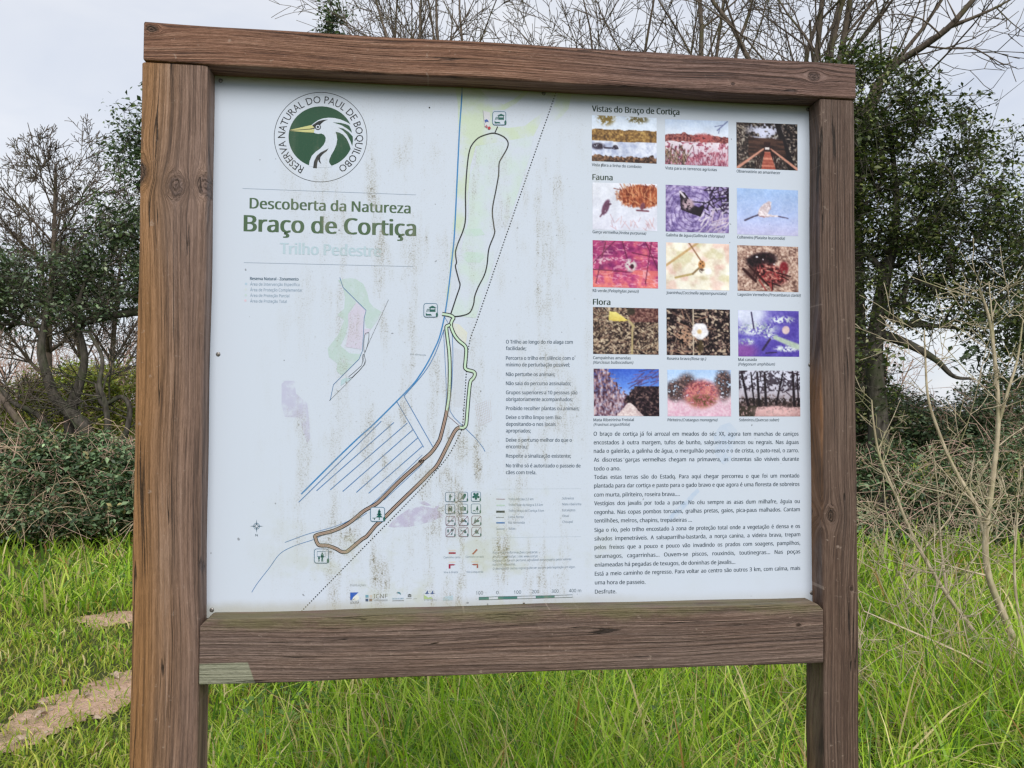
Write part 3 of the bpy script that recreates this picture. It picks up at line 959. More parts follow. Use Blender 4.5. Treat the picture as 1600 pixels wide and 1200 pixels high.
for ri, yy in enumerate((198, 300, 402, 497)):
    for ci, xx in enumerate((345, 455, 565)):
        q = c_leg([(xx+(4 if ri > 1 else 0), yy+(0 if ri else 0)-ci*1.5)])[0]
        cx, cy, s = q[0], q[1], 14.4
        bad = ri > 1
        rbox(ic, cx, cy, s, MAROON if bad else TEALB, 5, 0.8)
        dk = ink((62, 108, 116))
        if ri == 0 and ci == 0:
            person(ic, cx, cy, s, 0.0, 0.03, 0.7)
            shp(ic, cx, cy, s, [(0.1, -0.12), (0.24, -0.02), (0.28, -0.1), (0.22, 0.06), (0.08, -0.06)])
        elif ri == 0 and ci == 1:
            shp(ic, cx, cy, s, [(-0.38, 0.32), (-0.05, -0.12), (0.10, -0.32), (0.24, -0.36), (0.34, -0.24), (0.28, 0.02), (0.12, 0.22), (0.04, 0.36), (-0.02, 0.22), (-0.2, 0.26)])
        elif ri == 0:
            for k in range(5):
                a = RAD(-90+72*k+36)
                d_ = (math.cos(a), math.sin(a))
                nrm = (-d_[1], d_[0])
                shp(ic, cx, cy, s, [(0, -0.05)]+[(d_[0]*r_+nrm[0]*w_, -0.05+d_[1]*r_+nrm[1]*w_) for r_, w_ in ((0.16, 0.11), (0.32, 0.14), (0.44, 0.0), (0.32, -0.14), (0.16, -0.11))], None, L_+k % 2)
        elif ri == 1 and ci == 0:
            for ox in (-0.13, 0.13):
                shp(ic, cx, cy, s, [(ox-0.13, 0.1), (ox-0.02, -0.30), (ox+0.10, -0.26), (ox+0.12, 0.2), (ox+0.02, 0.3), (ox-0.12, 0.24)])
            shp(ic, cx, cy, s, [(-0.1, -0.08), (0.1, -0.08), (0.1, 0.06), (-0.1, 0.06)])
        elif ri == 1 and ci == 1:
            shp(ic, cx, cy, s, [(-0.32, -0.18), (-0.12, -0.18), (-0.08, -0.26), (0.10, -0.26), (0.14, -0.18), (0.32, -0.18), (0.32, 0.2), (-0.32, 0.2)])
            ic.circle((cx, cy), s*0.13, s*0.13, WHITE_I, 11, 16)
            ic.circle((cx, cy), s*0.08, s*0.08, TEAL, 12, 16)
        elif ri == 1:
            pine(ic, cx, cy, s, 0.14, 0.8)
            shp(ic, cx, cy, s, [(-0.34, 0.22), (-0.12, 0.16), (-0.02, 0.32), (-0.1, 0.32), (-0.16, 0.24), (-0.32, 0.32)])
        else:
            forms = {(2, 0): [[(-0.32, -0.04), (-0.2, -0.12), (-0.1, -0.02), (0.18, -0.06), (0.32, -0.14), (0.32, 0.14), (0.18, 0.06), (-0.1, 0.08), (-0.2, 0.12), (-0.32, 0.06)]],
                     (2, 1): [[(-0.36, 0.1), (-0.2, -0.12), (0.0, -0.08), (0.1, -0.2), (0.24, -0.06), (0.38, 0.1), (0.3, 0.22), (0.12, 0.1), (-0.06, 0.12), (-0.2, 0.24)]],
                     (2, 2): [[(-0.3, 0.3), (-0.2, -0.1), (-0.12, -0.34), (-0.06, -0.02), (0.1, -0.16), (0.34, 0.02), (0.26, 0.16), (0.0, 0.18), (-0.16, 0.34)]],
                     (3, 0): [[(-0.36, -0.26), (-0.2, -0.32), (-0.18, 0.02), (-0.34, 0.06)], [(0.0, -0.2), (0.12, -0.36), (0.36, -0.32), (0.3, -0.1), (0.14, -0.04)], [(0.0, 0.34), (0.1, 0.1), (0.22, 0.0), (0.2, 0.26)]],
                     (3, 1): [[(-0.38, -0.12), (-0.22, -0.2), (-0.06, -0.12), (-0.22, -0.04)], [(0.0, -0.2), (0.2, -0.26), (0.34, 0.02), (0.28, 0.16), (0.08, 0.12), (-0.02, -0.02)]],
                     (3, 2): [[(-0.22, 0.0), (-0.1, -0.14), (-0.04, -0.34), (0.06, -0.12), (0.24, -0.2), (0.2, 0.08), (0.3, 0.24), (0.1, 0.2), (-0.1, 0.22)]]}[(ri, ci)]
            for fm in forms:
                shp(ic, cx, cy, s, fm, dk)
            ic.strip([(cx-s*0.47, cy+s*0.46), (cx+s*0.46, cy-s*0.47)], 0.8, MAROON, 12, 1)
        leafmark(ic, cx, cy, s, dk if bad else TEAL)
        ic.build('pictogram')
# start flag and red dot
ic.strip([(754.4, 172), (757.3, 199)], 0.4, ink((110, 112, 120)), 5, 1)
ic.poly([(755, 173), (766, 176), (764.5, 200), (757.3, 199)], ink((212, 212, 218)), 4)
ic.poly([(757, 188), (760, 186.5), (762.5, 188), (763.5, 191), (760.5, 190), (758.5, 192)], ink((66, 100, 180)), 8)
ic.poly([(757.5, 198), (760, 195), (762, 198), (760.5, 200.5), (759, 199)], ink((190, 120, 130)), 8)
ic.circle((764.2, 200.2), 2.4, 2.4, ink((196, 62, 74)), 9, 16)
ic.build('start_flag')
# compass
q = (401.0, 822.0)
for r_, mt in ((4.6, TEALB), (2.4, BLACK)):
    ic.strip([(q[0]+r_*math.cos(2*math.pi*k/24), q[1]+r_*math.sin(2*math.pi*k/24)) for k in range(24)], 0.7, mt, 4, 1, True)
for a in range(4):
    d_ = (math.cos(a*math.pi/2), math.sin(a*math.pi/2))
    ic.poly([(q[0]+d_[0]*10.5, q[1]+d_[1]*10.5), (q[0]+d_[1]*0.9+d_[0]*2, q[1]-d_[0]*0.9+d_[1]*2), (q[0]-d_[1]*0.9+d_[0]*2, q[1]+d_[0]*0.9+d_[1]*2)], ink((76, 108, 128)), 5)
ic.build('compass_rose')

# --- legend, way marks, scale bar, rules, partner logos
lg = Print()
for pts, wd, mt in (([(738, 216), (811, 218)], 1.0, ink((158, 122, 140))), ([(740, 270), (812, 270)], 2.2, ink((184, 206, 196))), ([(738, 324), (811, 324)], 3.2, ink((50, 62, 72))),
                    ([(738, 419), (811, 419)], 2.2, ink((74, 128, 190))), ([(738, 472), (811, 471)], 1.0, ink((92, 134, 184)))):
    lg.strip(c_leg(pts), wd, mt, 3, 1)
    lg.build('legend_line')
lg.dots(c_leg([(738, 373), (812, 373)]), 1.2, 1.8, BLACK, 3)
lg.build('legend_line')
RULE = ink((160, 176, 196))
for a, b_ in (((379, 294.5), (650, 304.5)), ((381, 410.3), (646, 416.5))):
    lg.strip([a, b_], 0.8, RULE, 1, 1)
    lg.build('ruled_line')
lg.strip(c_leg([(740, 132), (1460, 128)]), 0.5, ink((186, 196, 208)), 1, 1)
lg.build('ruled_line')
lg.strip(c_leg([(700, 548), (1460, 536)]), 0.5, ink((178, 190, 204)), 1, 1)
lg.build('ruled_line')
RED, BUFF = ink((168, 44, 78)), ink((214, 206, 200))
lg.strip(c_leg([(333, 677), (393, 677)]), 2.8, RED, 2, 1)
lg.strip(c_leg([(333, 655), (393, 654)]), 2.0, BUFF, 2, 1)
lg.build('trail_mark')
lg.strip(c_leg([(537, 687), (576, 645)]), 2.6, RED, 2, 1)
lg.build('trail_mark')
lg.poly(c_leg([(333, 771), (375, 771), (392, 777), (375, 783), (349, 783), (349, 809), (333, 809)]), RED, 2)
lg.strip(c_leg([(333, 756), (392, 753)]), 2.2, BUFF, 2, 1)
lg.build('trail_mark')
lg.poly(c_leg([(585, 768), (585, 804), (572, 804), (572, 781), (545, 781), (528, 774), (545, 769)]), RED, 2)
lg.strip(c_leg([(528, 752), (586, 748)]), 2.2, BUFF, 2, 1)
lg.build('trail_mark')
bar_t = [(590, 1053), (675, 1051), (753, 1048), (918, 1045), (1075, 1041), (1236, 1038), (1388, 1032)]
bar_b = [(590, 1076), (675, 1074), (753, 1071), (918, 1067), (1075, 1063), (1236, 1058), (1388, 1053)]
SB = ink((44, 128, 124))
for i in range(6):
    lg.poly(c_leg([bar_t[i], bar_t[i+1], bar_b[i+1], bar_b[i]]), SB if i % 2 == 0 else WHITE_I, 2)
lg.strip(c_leg(bar_t+bar_b[::-1]), 0.8, ink((58, 92, 104)), 3, 1, True)
lg.build('scale_bar')
lg.circle((671, 168.3), 1.3, 1.3, ink((40, 42, 46)), 2, 12)
lg.build('ink_dot')
for (u, v, mt) in ((384.5, 443.5, (182, 204, 222)), (383.5, 469.5, (222, 200, 212)), (384, 452, (208, 216, 218)), (384, 461, (198, 214, 214))):
    lg.circle((u, v), 2.0, 2.0, ink(mt), 2, 14)
    lg.build('legend_dot')
c_log = CR(540, 900, 8.889)
lb = ink((54, 104, 200))
lg.poly(c_log([(64, 228), (180, 226), (140, 262), (104, 296), (92, 326), (64, 336)]), lb, 3)
lg.poly(c_log([(110, 290), (150, 262), (182, 275), (186, 318), (160, 340), (112, 340), (90, 332)]), ink((226, 228, 222)), 2)
lg.strip(c_log([(72, 338), (100, 330), (132, 312)]), 0.5, BLACK, 4, 3)
lg.build('partner_logo')
for (a0, b0, a1, b1, mt) in ((276, 262, 318, 300, (104, 168, 200)), (332, 262, 370, 300, (206, 196, 194)), (276, 314, 316, 352, (44, 76, 128)), (328, 314, 370, 352, (150, 124, 116))):
    lg.poly(c_log([(a0, b0), (a1, b0), (a1, b1), (a0, b1)]), ink(mt), 3)
for yy, wd in ((324, 0.3), (338, 0.35), (346, 0.3)):
    lg.strip(c_log([(390, yy), (585, yy-2)]), wd, ink((140, 146, 154)), 3, 1)
lg.build('partner_logo')
lg.poly(c_log([(715, 228), (740, 220), (762, 232), (770, 262), (748, 246), (728, 240), (715, 240)]), ink((44, 130, 160)), 3)
lg.poly(c_log([(705, 232), (718, 226), (716, 240)]), ink((120, 60, 60)), 4)
lg.strip(c_log([(650, 344), (810, 342)]), 0.8, BLACK, 3, 1)
lg.build('partner_logo')
lg.poly(c_log([(862, 260), (890, 248), (915, 260), (915, 266), (862, 266)]), ink((60, 64, 70)), 3)
for xx in (866, 878, 892, 904):
    lg.poly(c_log([(xx, 268), (xx+7, 268), (xx+7, 284), (xx, 284)]), ink((60, 64, 70)), 3)
lg.poly(c_log([(862, 285), (915, 285), (915, 292), (862, 292)]), ink((60, 64, 70)), 3)
lg.strip(c_log([(845, 312), (918, 310)]), 0.5, ink((130, 134, 140)), 3, 1)
lg.strip(c_log([(942, 318), (990, 312)]), 0.5, ink((110, 114, 120)), 3, 1)
lg.build('partner_logo')
for xx in (1098, 1172):
    lg.poly(c_log([(xx, 242), (xx+20, 232), (xx+34, 206), (xx+44, 198), (xx+46, 236), (xx+72, 244), (xx+30, 250)]), ink((40, 84, 150)), 3)
lg.poly(c_log([(1088, 262), (1120, 280), (1150, 300), (1180, 286), (1215, 318), (1088, 322)]), ink((186, 216, 156)), 3)
lg.strip(c_log([(1086, 246), (1086, 330), (1270, 322), (1270, 246)]), 0.35, ink((170, 180, 192)), 2, 1)
lg.build('partner_logo')
lg.poly(c_log([(1352, 300), (1380, 285), (1490, 270), (1494, 336), (1352, 340)]), ink((178, 206, 222), (150, 0.45, 0.7)), 3)
lg.build('partner_logo')

# --- lettering --------------------------------------------------------
FONT = None
try:
    FONT = bpy.data.fonts.load(bpy.utils.system_resource('DATAFILES', path='fonts')+'/NotoSansHebrew-Regular.woff2')
except Exception:
    FONT = None
TEXTS = []      # group, ink, runs, p0, p1, cap px, layer, arc
TID = [0]
def T(group, mt, runs, x0, y0, x1, y1, cap, layer=2, just=None, arc=None):
    if isinstance(runs, str):
        runs = [(runs, 'r')]
    if '#' not in group:
        TID[0] += 1
        group = '%s#%d' % (group, TID[0])
    TEXTS.append(dict(g=group, m=mt, runs=runs, a=(x0, y0), b=(x1, y1), cap=cap, layer=layer, just=just, arc=arc))
TI = ink((84, 112, 82))
DK = ink((40, 66, 52))
BODY = ink((36, 60, 76))
RUL = ink((46, 76, 100))
CAPI = ink((42, 68, 84))
FAINT = ink((96, 124, 150))
T('title_text', TI, [('Descoberta da Natureza', 'b')], 390.6, 325.6, 641, 333.4, 16.2)
T('title_text', TI, [('Braço de Cortiça', 'B')], 381.9, 361.3, 649, 368.8, 25.0)
T('title_text', ink((186, 206, 216)), [('Trilho Pedestre', 'B')], 438, 396.5, 595, 401, 17.0)
T('emblem_text', BLACK, [('RESERVA NATURAL DO PAUL DE BOQUILOBO', 's')], 0, 0, 0, 0, 9.6, 2, arc=True)
c3, c4, c5 = CR(900, 140, 3.478), CR(900, 450, 3.478), CR(900, 650, 3.478)
def TC(group, mt, runs, cf, a, b_, cap, **kw):
    p, q = cf([a, b_])
    T(group, mt, runs, p[0], p[1], q[0], q[1], cap, **kw)
TC('heading_text', DK, [('Vistas do Braço de Cortiça', 'b')], c3, (87, 119), (561, 138), 9.2)
TC('heading_text', DK, [('Fauna', 'b')], c3, (90, 490), (198, 493), 8.8)
TC('heading_text', DK, [('Flora', 'b')], c4, (93, 90), (186, 92), 8.8)
CI = 0
for runs, cf, a, b_ in (
        ([('Vista para a linha do comboio', 'm')], c3, (86, 415), (355, 427)), ([('Vista para os terrenos agrícolas', 'm')], c3, (485, 433), (765, 443)),
        ([('Observatório ao amanhecer', 'm')], c3, (873, 450), (1110, 460)),
        ([('Garça vermelha ', 'm'), ('(Ardea purpurea)', 'i')], c3, (90, 780), (381, 789)), ([('Galinha de água ', 'm'), ('(Gallinula chloropus)', 'i')], c3, (489, 797), (807, 805)),
        ([('Colhereiro ', 'm'), ('(Platalea leucorodia)', 'i')], c3, (876, 809), (1135, 816)), ([('Rã verde ', 'm'), ('(Pelophylax perezi)', 'i')], c3, (91, 1099), (341, 1104)),
        ([('Joaninha ', 'm'), ('(Coccinella septempunctata)', 'i')], c3, (491, 1110), (818, 1116)), ([('Lagostim Vermelho ', 'm'), ('(Procambarus clarkii)', 'i')], c3, (879, 1120), (1221, 1126)),
        ([('Campainhas amarelas', 'm')], c4, (93, 386), (297, 388)), ([('(Narcissus bulbocodium)', 'i')], c4, (93, 411), (311, 412)),
        ([('Roseira brava ', 'm'), ('(Rosa sp.)', 'i')], c4, (495, 390), (707, 392)), ([('Mal casada', 'm')], c4, (882, 396), (981, 396)),
        ([('(Polygonum amphibium)', 'i')], c4, (882, 421), (1081, 421)), ([('Mata Ribeirinha Freixial', 'm')], c4, (95, 724), (314, 723)),
        ([('(Fraxinus angustifolia)', 'i')], c4, (96, 749), (293, 748)), ([('Pilriteiro ', 'm'), ('(Crataegus monogyna)', 'i')], c4, (498, 724), (769, 724)),
        ([('Sobreiros ', 'm'), ('(Quercus suber)', 'i')], c4, (887, 724), (1103, 724))):
    CI += 0 if runs[0][0][0] == '(' else 1
    TC('caption_text#c%d' % CI, CAPI, runs, cf, a, b_, 4.3)
BL = [('O braço de cortiça já foi arrozal em meados do séc XX, agora tem manchas de caniços', 107, 107, 1209), ('encostados à outra margem, tufos de bunho, salgueiros-brancos ou negrais. Nas águas', 154, 152, 1210),
      ('nada o galeirão, a galinha de água, o mergulhão pequeno e o de crista, o pato-real, o zarro.', 200, 197, 1210), ('As discretas garças vermelhas chegam na primavera, as cinzentas são visíveis durante', 248, 243, 1211),
      ('todo o ano.', 296, 295, 241), ('Todas estas terras são do Estado. Para aqui chegar percorreu o que foi um montado', 342, 334, 1213), ('plantada para dar cortiça e pasto para o gado bravo e que agora é uma floresta de sobreiros', 389, 380, 1214),
      ('com murta, pilriteiro, roseira brava....', 438, 434, 563), ('Vestígios dos javalis por toda a parte. No céu sempre as asas dum milhafre, águia ou', 485, 473, 1215), ('cegonha. Nas copas pombos torcazes, gralhas pretas, gaios, pica-paus malhados. Cantam', 533, 517, 1216),
      ('tentilhões, melros, chapins, trepadeiras ...', 579, 574, 629), ('Siga o rio, pelo trilho encostado à zona de proteção total onde a vegetação é densa e os', 630, 608, 1217), ('silvados impenetráveis. A salsaparrilha-bastarda, a norça canina, a videira brava, trepam', 677, 653, 1218),
      ('pelos freixos que a pouco e pouco vão invadindo os prados com soagens, pampilhos,', 724, 699, 1218), ('saramagos, cagarrinhas... Ouvem-se piscos, rouxinóis, toutinegras... Nas poças', 772, 746, 1218),
      ('enlameadas há pegadas de texugos, de doninhas de javalis...', 819, 803, 865), ('Está a meio caminho de regresso. Para voltar ao centro são outros 3 km, com calma, mais', 868, 836, 1218), ('uma hora de passeio.', 915, 912, 377), ('Desfrute.', 965, 963, 219)]
BP = 0
for i, (s_, ya, yb, xb) in enumerate(BL):
    BP += 1 if i in (0, 5, 8, 11, 16, 18) else 0
    TC('paragraph_text#p%d' % BP, BODY, [(s_, 'm')], c5, (96+i*0.4, ya), (xb, yb), 6.1, just=(3.0 if xb > 1200 else None))
RP = 0
for s_, yy, xb in (('O Trilho ao longo do rio alaga com', 336, 986), ('facilidade;', 375, 705), ('Percorra o trilho em silêncio com o', 434, 995), ('mínimo de perturbação possível;', 474, 968), ('Não perturbe os animais;', 532, 880),
                   ('Não saia do percurso assinalado;', 587, 975), ('Grupos superiores a 10 pessoas são', 642, 1014), ('obrigatoriamente acompanhados;', 683, 985), ('Proibido recolher plantas ou animais;', 738, 1026),
                   ('Deixe o trilho limpo sem lixo', 792, 917), ('depositando-o nos locais', 833, 883), ('apropriados;', 873, 733), ('Deixe o percurso melhor do que o', 929, 980), ('encontrou;', 969, 713),
                   ('Respeite a sinalização existente;', 1025, 975), ('No trilho só é autorizado o passeio de', 1084, 1033), ('cães com trela.', 1125, 766)):
    RP += 1 if s_[0].isupper() else 0
    TC('rules_text#r%d' % RP, RUL, [(s_, 'm')], c_mid, (583, yy), (xb, yy+1), 5.6)
TC('legend_text', ink((66, 100, 124)), [('Reserva Natural - Zonamento', 'b')], c_zone, (54, 87), (432, 92), 4.6)
for s_, y0, xb in (('Área de Intervenção Específica', 131, 440), ('Área de Proteção Complementar', 175, 462), ('Área de Proteção Parcial', 219, 360), ('Área de Proteção Total', 263, 340)):
    TC('legend_text', ink((128, 158, 184)), s_, c_zone, (54, y0), (xb, y0+4), 4.6)
for s_, y0, xb in (('Trilho Várzea 2.2 km', 227, 1055), ('Trilho Vale da Negra 3.5 km', 276, 1135), ('Trilho Braço de Cortiça 5 km', 326, 1145), ('Linha ferrea', 379, 970), ('Rio Almonda', 427, 980), ('Valas', 478, 900)):
    TC('legend_text', FAINT, s_, c_leg, (842, y0), (xb, y0-1), 3.5)
for s_, y0, xb in (('Sobreiros', 220, 1400), ('Mata ribeirinha', 270, 1462), ('Eucaliptos', 321, 1411), ('Olival', 370, 1357), ('Choupal', 420, 1390)):
    TC('legend_text', FAINT, s_, c_leg, (1302, y0), (xb, y0-1), 3.5)
for s_, x0, y0, xb in (('Caminho certo', 290, 722, 432), ('Caminho errado', 478, 717, 632), ('Vire à direita', 290, 849, 410), ('Vire à esquerda', 484, 846, 626)):
    TC('legend_text', FAINT, s_, c_leg, (x0, y0), (xb, y0-2), 3.0)
c_con = CR(760, 845, 10.0)
for s_, y0, xb, y1 in (('Para mais informações contacte:', 202, 805, 192), ('email: rnpb@icnf.pt | site: www.icnf.pt', 264, 800, 255), ('Desejamos-lhe um percurso agradável com respeito pelos valores', 326, 1325, 302), ('naturais existentes.', 387, 458, 382), ('O desrespeito destas regras pode ser punido pela legislação em vigor.', 452, 1390, 422)):
    TC('contact_text#x', FAINT, s_, c_con, (100, y0), (xb, y1), 3.4)
for s_, x0, x1, yy in (('100', 565, 625, 1031), ('0', 738, 758, 1028), ('100', 888, 950, 1024), ('200', 1041, 1103, 1020), ('300', 1210, 1270, 1016), ('400 m', 1358, 1462, 1011)):
    TC('legend_text', ink((66, 92, 104)), [(s_, 'r')], c_leg, (x0, yy), (x1, yy-1), 5.2)
T('legend_text', ink((60, 84, 96)), [('N', 'm')], 399.2, 838, 402.6, 838, 3.6)
T('legend_text', ink((160, 176, 190)), [('Rio Almonda', 'i')], 641, 554.5, 665.5, 556, 2.4)
TC('logo_text', ink((88, 88, 90)), 'ICNF', c_log, (388, 310), (582, 306), 6.6)
TC('logo_text', ink((100, 104, 110)), [('GOLEGÃ', 'm')], c_log, (64, 386), (186, 382), 3.6)
TC('logo_text', ink((92, 150, 176)), [('BOQUILOBO', 'm')], c_log, (652, 326), (806, 322), 2.2)
TC('logo_text', ink((150, 160, 164)), [('Instituições:', 'r')], c_log, (62, 142), (288, 140), 3.4)
TC('logo_text', ink((150, 168, 186)), [('A L M O N D A', 'r')], c_log, (1090, 346), (1268, 344), 1.8)
c6 = CR(1000, 780, 3.75)

objs = []
STY = {'r': ((0.0,), 0.0), 's': ((0.0,), 0.0), 'm': ((-0.013, 0.013), 0.0), 'b': ((-0.024, 0.0, 0.024), 0.0), 'B': ((-0.030, -0.010, 0.010, 0.030), 0.0), 'i': ((-0.010, 0.010), 0.22)}
def text_obj(s_, sty, sw=1.0):
    cu = bpy.data.curves.new('t', 'FONT')
    cu.body = s_
    if FONT and sty != 's':
        cu.font = FONT
    cu.size = 1.0
    cu.resolution_u = 2
    cu.fill_mode = 'FRONT'
    cu.shear = STY[sty][1]
    cu.space_word = sw
    ob = bpy.data.objects.new('t', cu)
    COL.objects.link(ob)
    objs.append(ob)
    return ob
href = text_obj('H', 'r')
hh = text_obj('n n', 'r')
hn = text_obj('nn', 'r')
for d_ in TEXTS:
    d_['o'] = [text_obj(s_, st) for s_, st in d_['runs']]
def get(ob, dg):
    me_ = bpy.data.meshes.new_from_object(ob.evaluated_get(dg))
    n_ = len(me_.vertices)
    co = np.zeros(n_*3, np.float32)
    me_.vertices.foreach_get('co', co)
    co = co.reshape(-1, 3)
    fs = [list(p.vertices) for p in me_.polygons]
    bpy.data.meshes.remove(me_)
    return co[:, :2].astype(float), fs
dg = bpy.context.evaluated_depsgraph_get()
dg.update()
CAPH = get(href, dg)[0][:, 1].max()
SPC = np.ptp(get(hh, dg)[0][:, 0])-np.ptp(get(hn, dg)[0][:, 0])
for d_ in TEXTS:                       # justified lines: stretch the word gaps, not the letters
    if d_['just']:
        s_, st = d_['runs'][0]
        w0 = np.ptp(get(d_['o'][0], dg)[0][:, 0])
        em = d_['cap']/CAPH*0.855
        need = (d_['b'][0]-d_['a'][0])/em
        d_['o'][0].data.space_word = max(0.55, min(d_['just'], 1.0+(need-w0)/(s_.count(' ')*SPC)))
dg.update()
dg = bpy.context.evaluated_depsgraph_get()
GRP = {}
for d_ in TEXTS:
    co_all, fs_all, xo = [], [], 0.0
    for ob, (s_, st) in zip(d_['o'], d_['runs']):
        co, fs = get(ob, dg)
        if not len(co):
            continue
        b0 = sum(len(c_) for c_ in co_all)
        co = co.copy()
        co[:, 0] += xo-co[:, 0].min()
        xo = co[:, 0].max()+SPC*1.15
        co_all.append(co)
        fs_all += [[i_+b0 for i_ in f_] for f_ in fs]
    co = np.concatenate(co_all)
    wd = co[:, 0].max()-co[:, 0].min()
    co[:, 0] -= co[:, 0].min()
    if d_['arc']:
        kk = d_['cap']/CAPH
        th = RAD(207.5)+co[:, 0]/wd*RAD(303.0)
        rx, ry = 55.4+co[:, 1]*kk, 53.0+co[:, 1]*kk*0.97
        px = np.stack([lc[0]+rx*np.sin(th), lc[1]-ry*np.cos(th)], 1)
        W3 = np.array([PXY(u, v, 0.0) for u, v in px])
    else:
        A, B = PXY(*d_['a']), PXY(*d_['b'])
        mx_, my_ = (d_['a'][0]+d_['b'][0])/2, (d_['a'][1]+d_['b'][1])/2
        hgt = np.linalg.norm(PXY(mx_, my_)-PXY(mx_, my_-d_['cap']))/CAPH
        W3 = A+(B-A)*(co[:, :1]/wd)+np.array([0, 0, 1.0])*co[:, 1:2]*hgt
    key = d_['g']
    gp = GRP.setdefault(key, dict(v=[], f=[], m=[], mats=[]))
    b0 = len(gp['v'])
    if d_['m'] not in gp['mats']:
        gp['mats'].append(d_['m'])
    em_ = 0.0 if d_['arc'] else hgt
    for q_, sh in enumerate(STY[d_['runs'][0][1]][0]):     # weight: the letter printed again a hair to the side
        b0 = len(gp['v'])
        gp['v'] += [(p[0]+sh*em_, -LAYER*(d_['layer']+0.3*q_), p[2]) for p in W3]
        gp['f'] += [[i_+b0 for i_ in f_] for f_ in fs_all]
        gp['m'] += [gp['mats'].index(d_['m'])]*len(fs_all)
for ob in objs:
    cu = ob.data
    bpy.data.objects.remove(ob)
    bpy.data.curves.remove(cu)
for nm, gp in GRP.items():
    nm = nm.split('#')[0]
    me = bpy.data.meshes.new(nm)
    me.from_pydata(gp['v'], [], gp['f'])
    for mt in gp['mats']:
        me.materials.append(mt)
    me.polygons.foreach_set('material_index', np.array(gp['m'], np.int32))
    link(nm, me, None, panel)

# --- printed photographs ------------------------------------------------
NX, NY = 112, 82
XX, YY = np.meshgrid((np.arange(NX)+0.5)/NX, (np.arange(NY)+0.5)/NY)
def vn(rg, fx, fy, oct=3, pers=0.55):
    tot, amp, out_ = 0.0, 1.0, np.zeros_like(XX)
    for o_ in range(oct):
        nx_, ny_ = max(1, int(fx*2**o_)), max(1, int(fy*2**o_))
        L = rg.random((ny_+2, nx_+2))
        a, b_ = XX*nx_, YY*ny_
        i_, j_ = a.astype(int), b_.astype(int)
        fx_, fy_ = a-i_, b_-j_
        fx_, fy_ = fx_*fx_*(3-2*fx_), fy_*fy_*(3-2*fy_)
        v_ = (L[j_, i_]*(1-fx_)+L[j_, i_+1]*fx_)*(1-fy_)+(L[j_+1, i_]*(1-fx_)+L[j_+1, i_+1]*fx_)*fy_
        out_ += v_*amp
        tot += amp
        amp *= pers
    return out_/tot
def C3(*c): return np.array(c, float)
def fillc(c): return np.ones(XX.shape+(3,))*C3(*c)
def over(img, mask, c):
    mk = np.clip(mask, 0, 1)[..., None]
    return img*(1-mk)+np.asarray(c, float)*mk
def sst(x_, a, b_):
    t_ = np.clip((x_-a)/(b_-a), 0, 1)
    return t_*t_*(3-2*t_)
def ell(cx, cy, rx, ry, soft=0.15, rot=0.0):
    dx, dy = XX-cx, (YY-cy)
    c_, s_ = math.cos(rot), math.sin(rot)
    a, b_ = dx*c_+dy*s_*0.74, (-dx*s_/0.74+dy*c_)
    r_ = np.sqrt((a/rx)**2+(b_/ry)**2)
    return 1-sst(r_, 1-soft, 1+soft)
def seg(x0, y0, x1, y1, w0, w1=None):
    w1 = w0 if w1 is None else w1
    dx, dy = x1-x0, (y1-y0)*0.74
    L2 = dx*dx+dy*dy+1e-9
    t_ = np.clip(((XX-x0)*dx+(YY-y0)*0.74*dy)/L2, 0, 1)
    d_ = np.hypot(XX-x0-t_*dx, (YY-y0)*0.74-t_*dy)
    w_ = w0+(w1-w0)*t_
    return 1-sst(d_, w_*0.6, w_*1.4+0.004)
def pol(pts):
    return inside(np.array(pts), XX.ravel(), YY.ravel()).reshape(XX.shape).astype(float)
def rampc(v_, stops):
    p_s = [s_[0] for s_ in stops]
    return np.stack([np.interp(v_, p_s, [s_[1][k] for s_ in stops]) for k in range(3)], -1)
def hairs(img, rg, n_, box, ang, spread, ln, wd, cols):
    for _ in range(n_):
        x0, y0 = rg.uniform(box[0], box[2]), rg.uniform(box[1], box[3])
        a = ang+rg.normal(0, spread)
        l_ = ln*rg.uniform(0.5, 1.3)
        img = over(img, seg(x0, y0, x0+math.cos(a)*l_, y0+math.sin(a)*l_, wd)*0.85, cols[rg.integers(len(cols))])
    return img
def hi(a, t_):
    return sst(a, t_-0.09, t_+0.09)
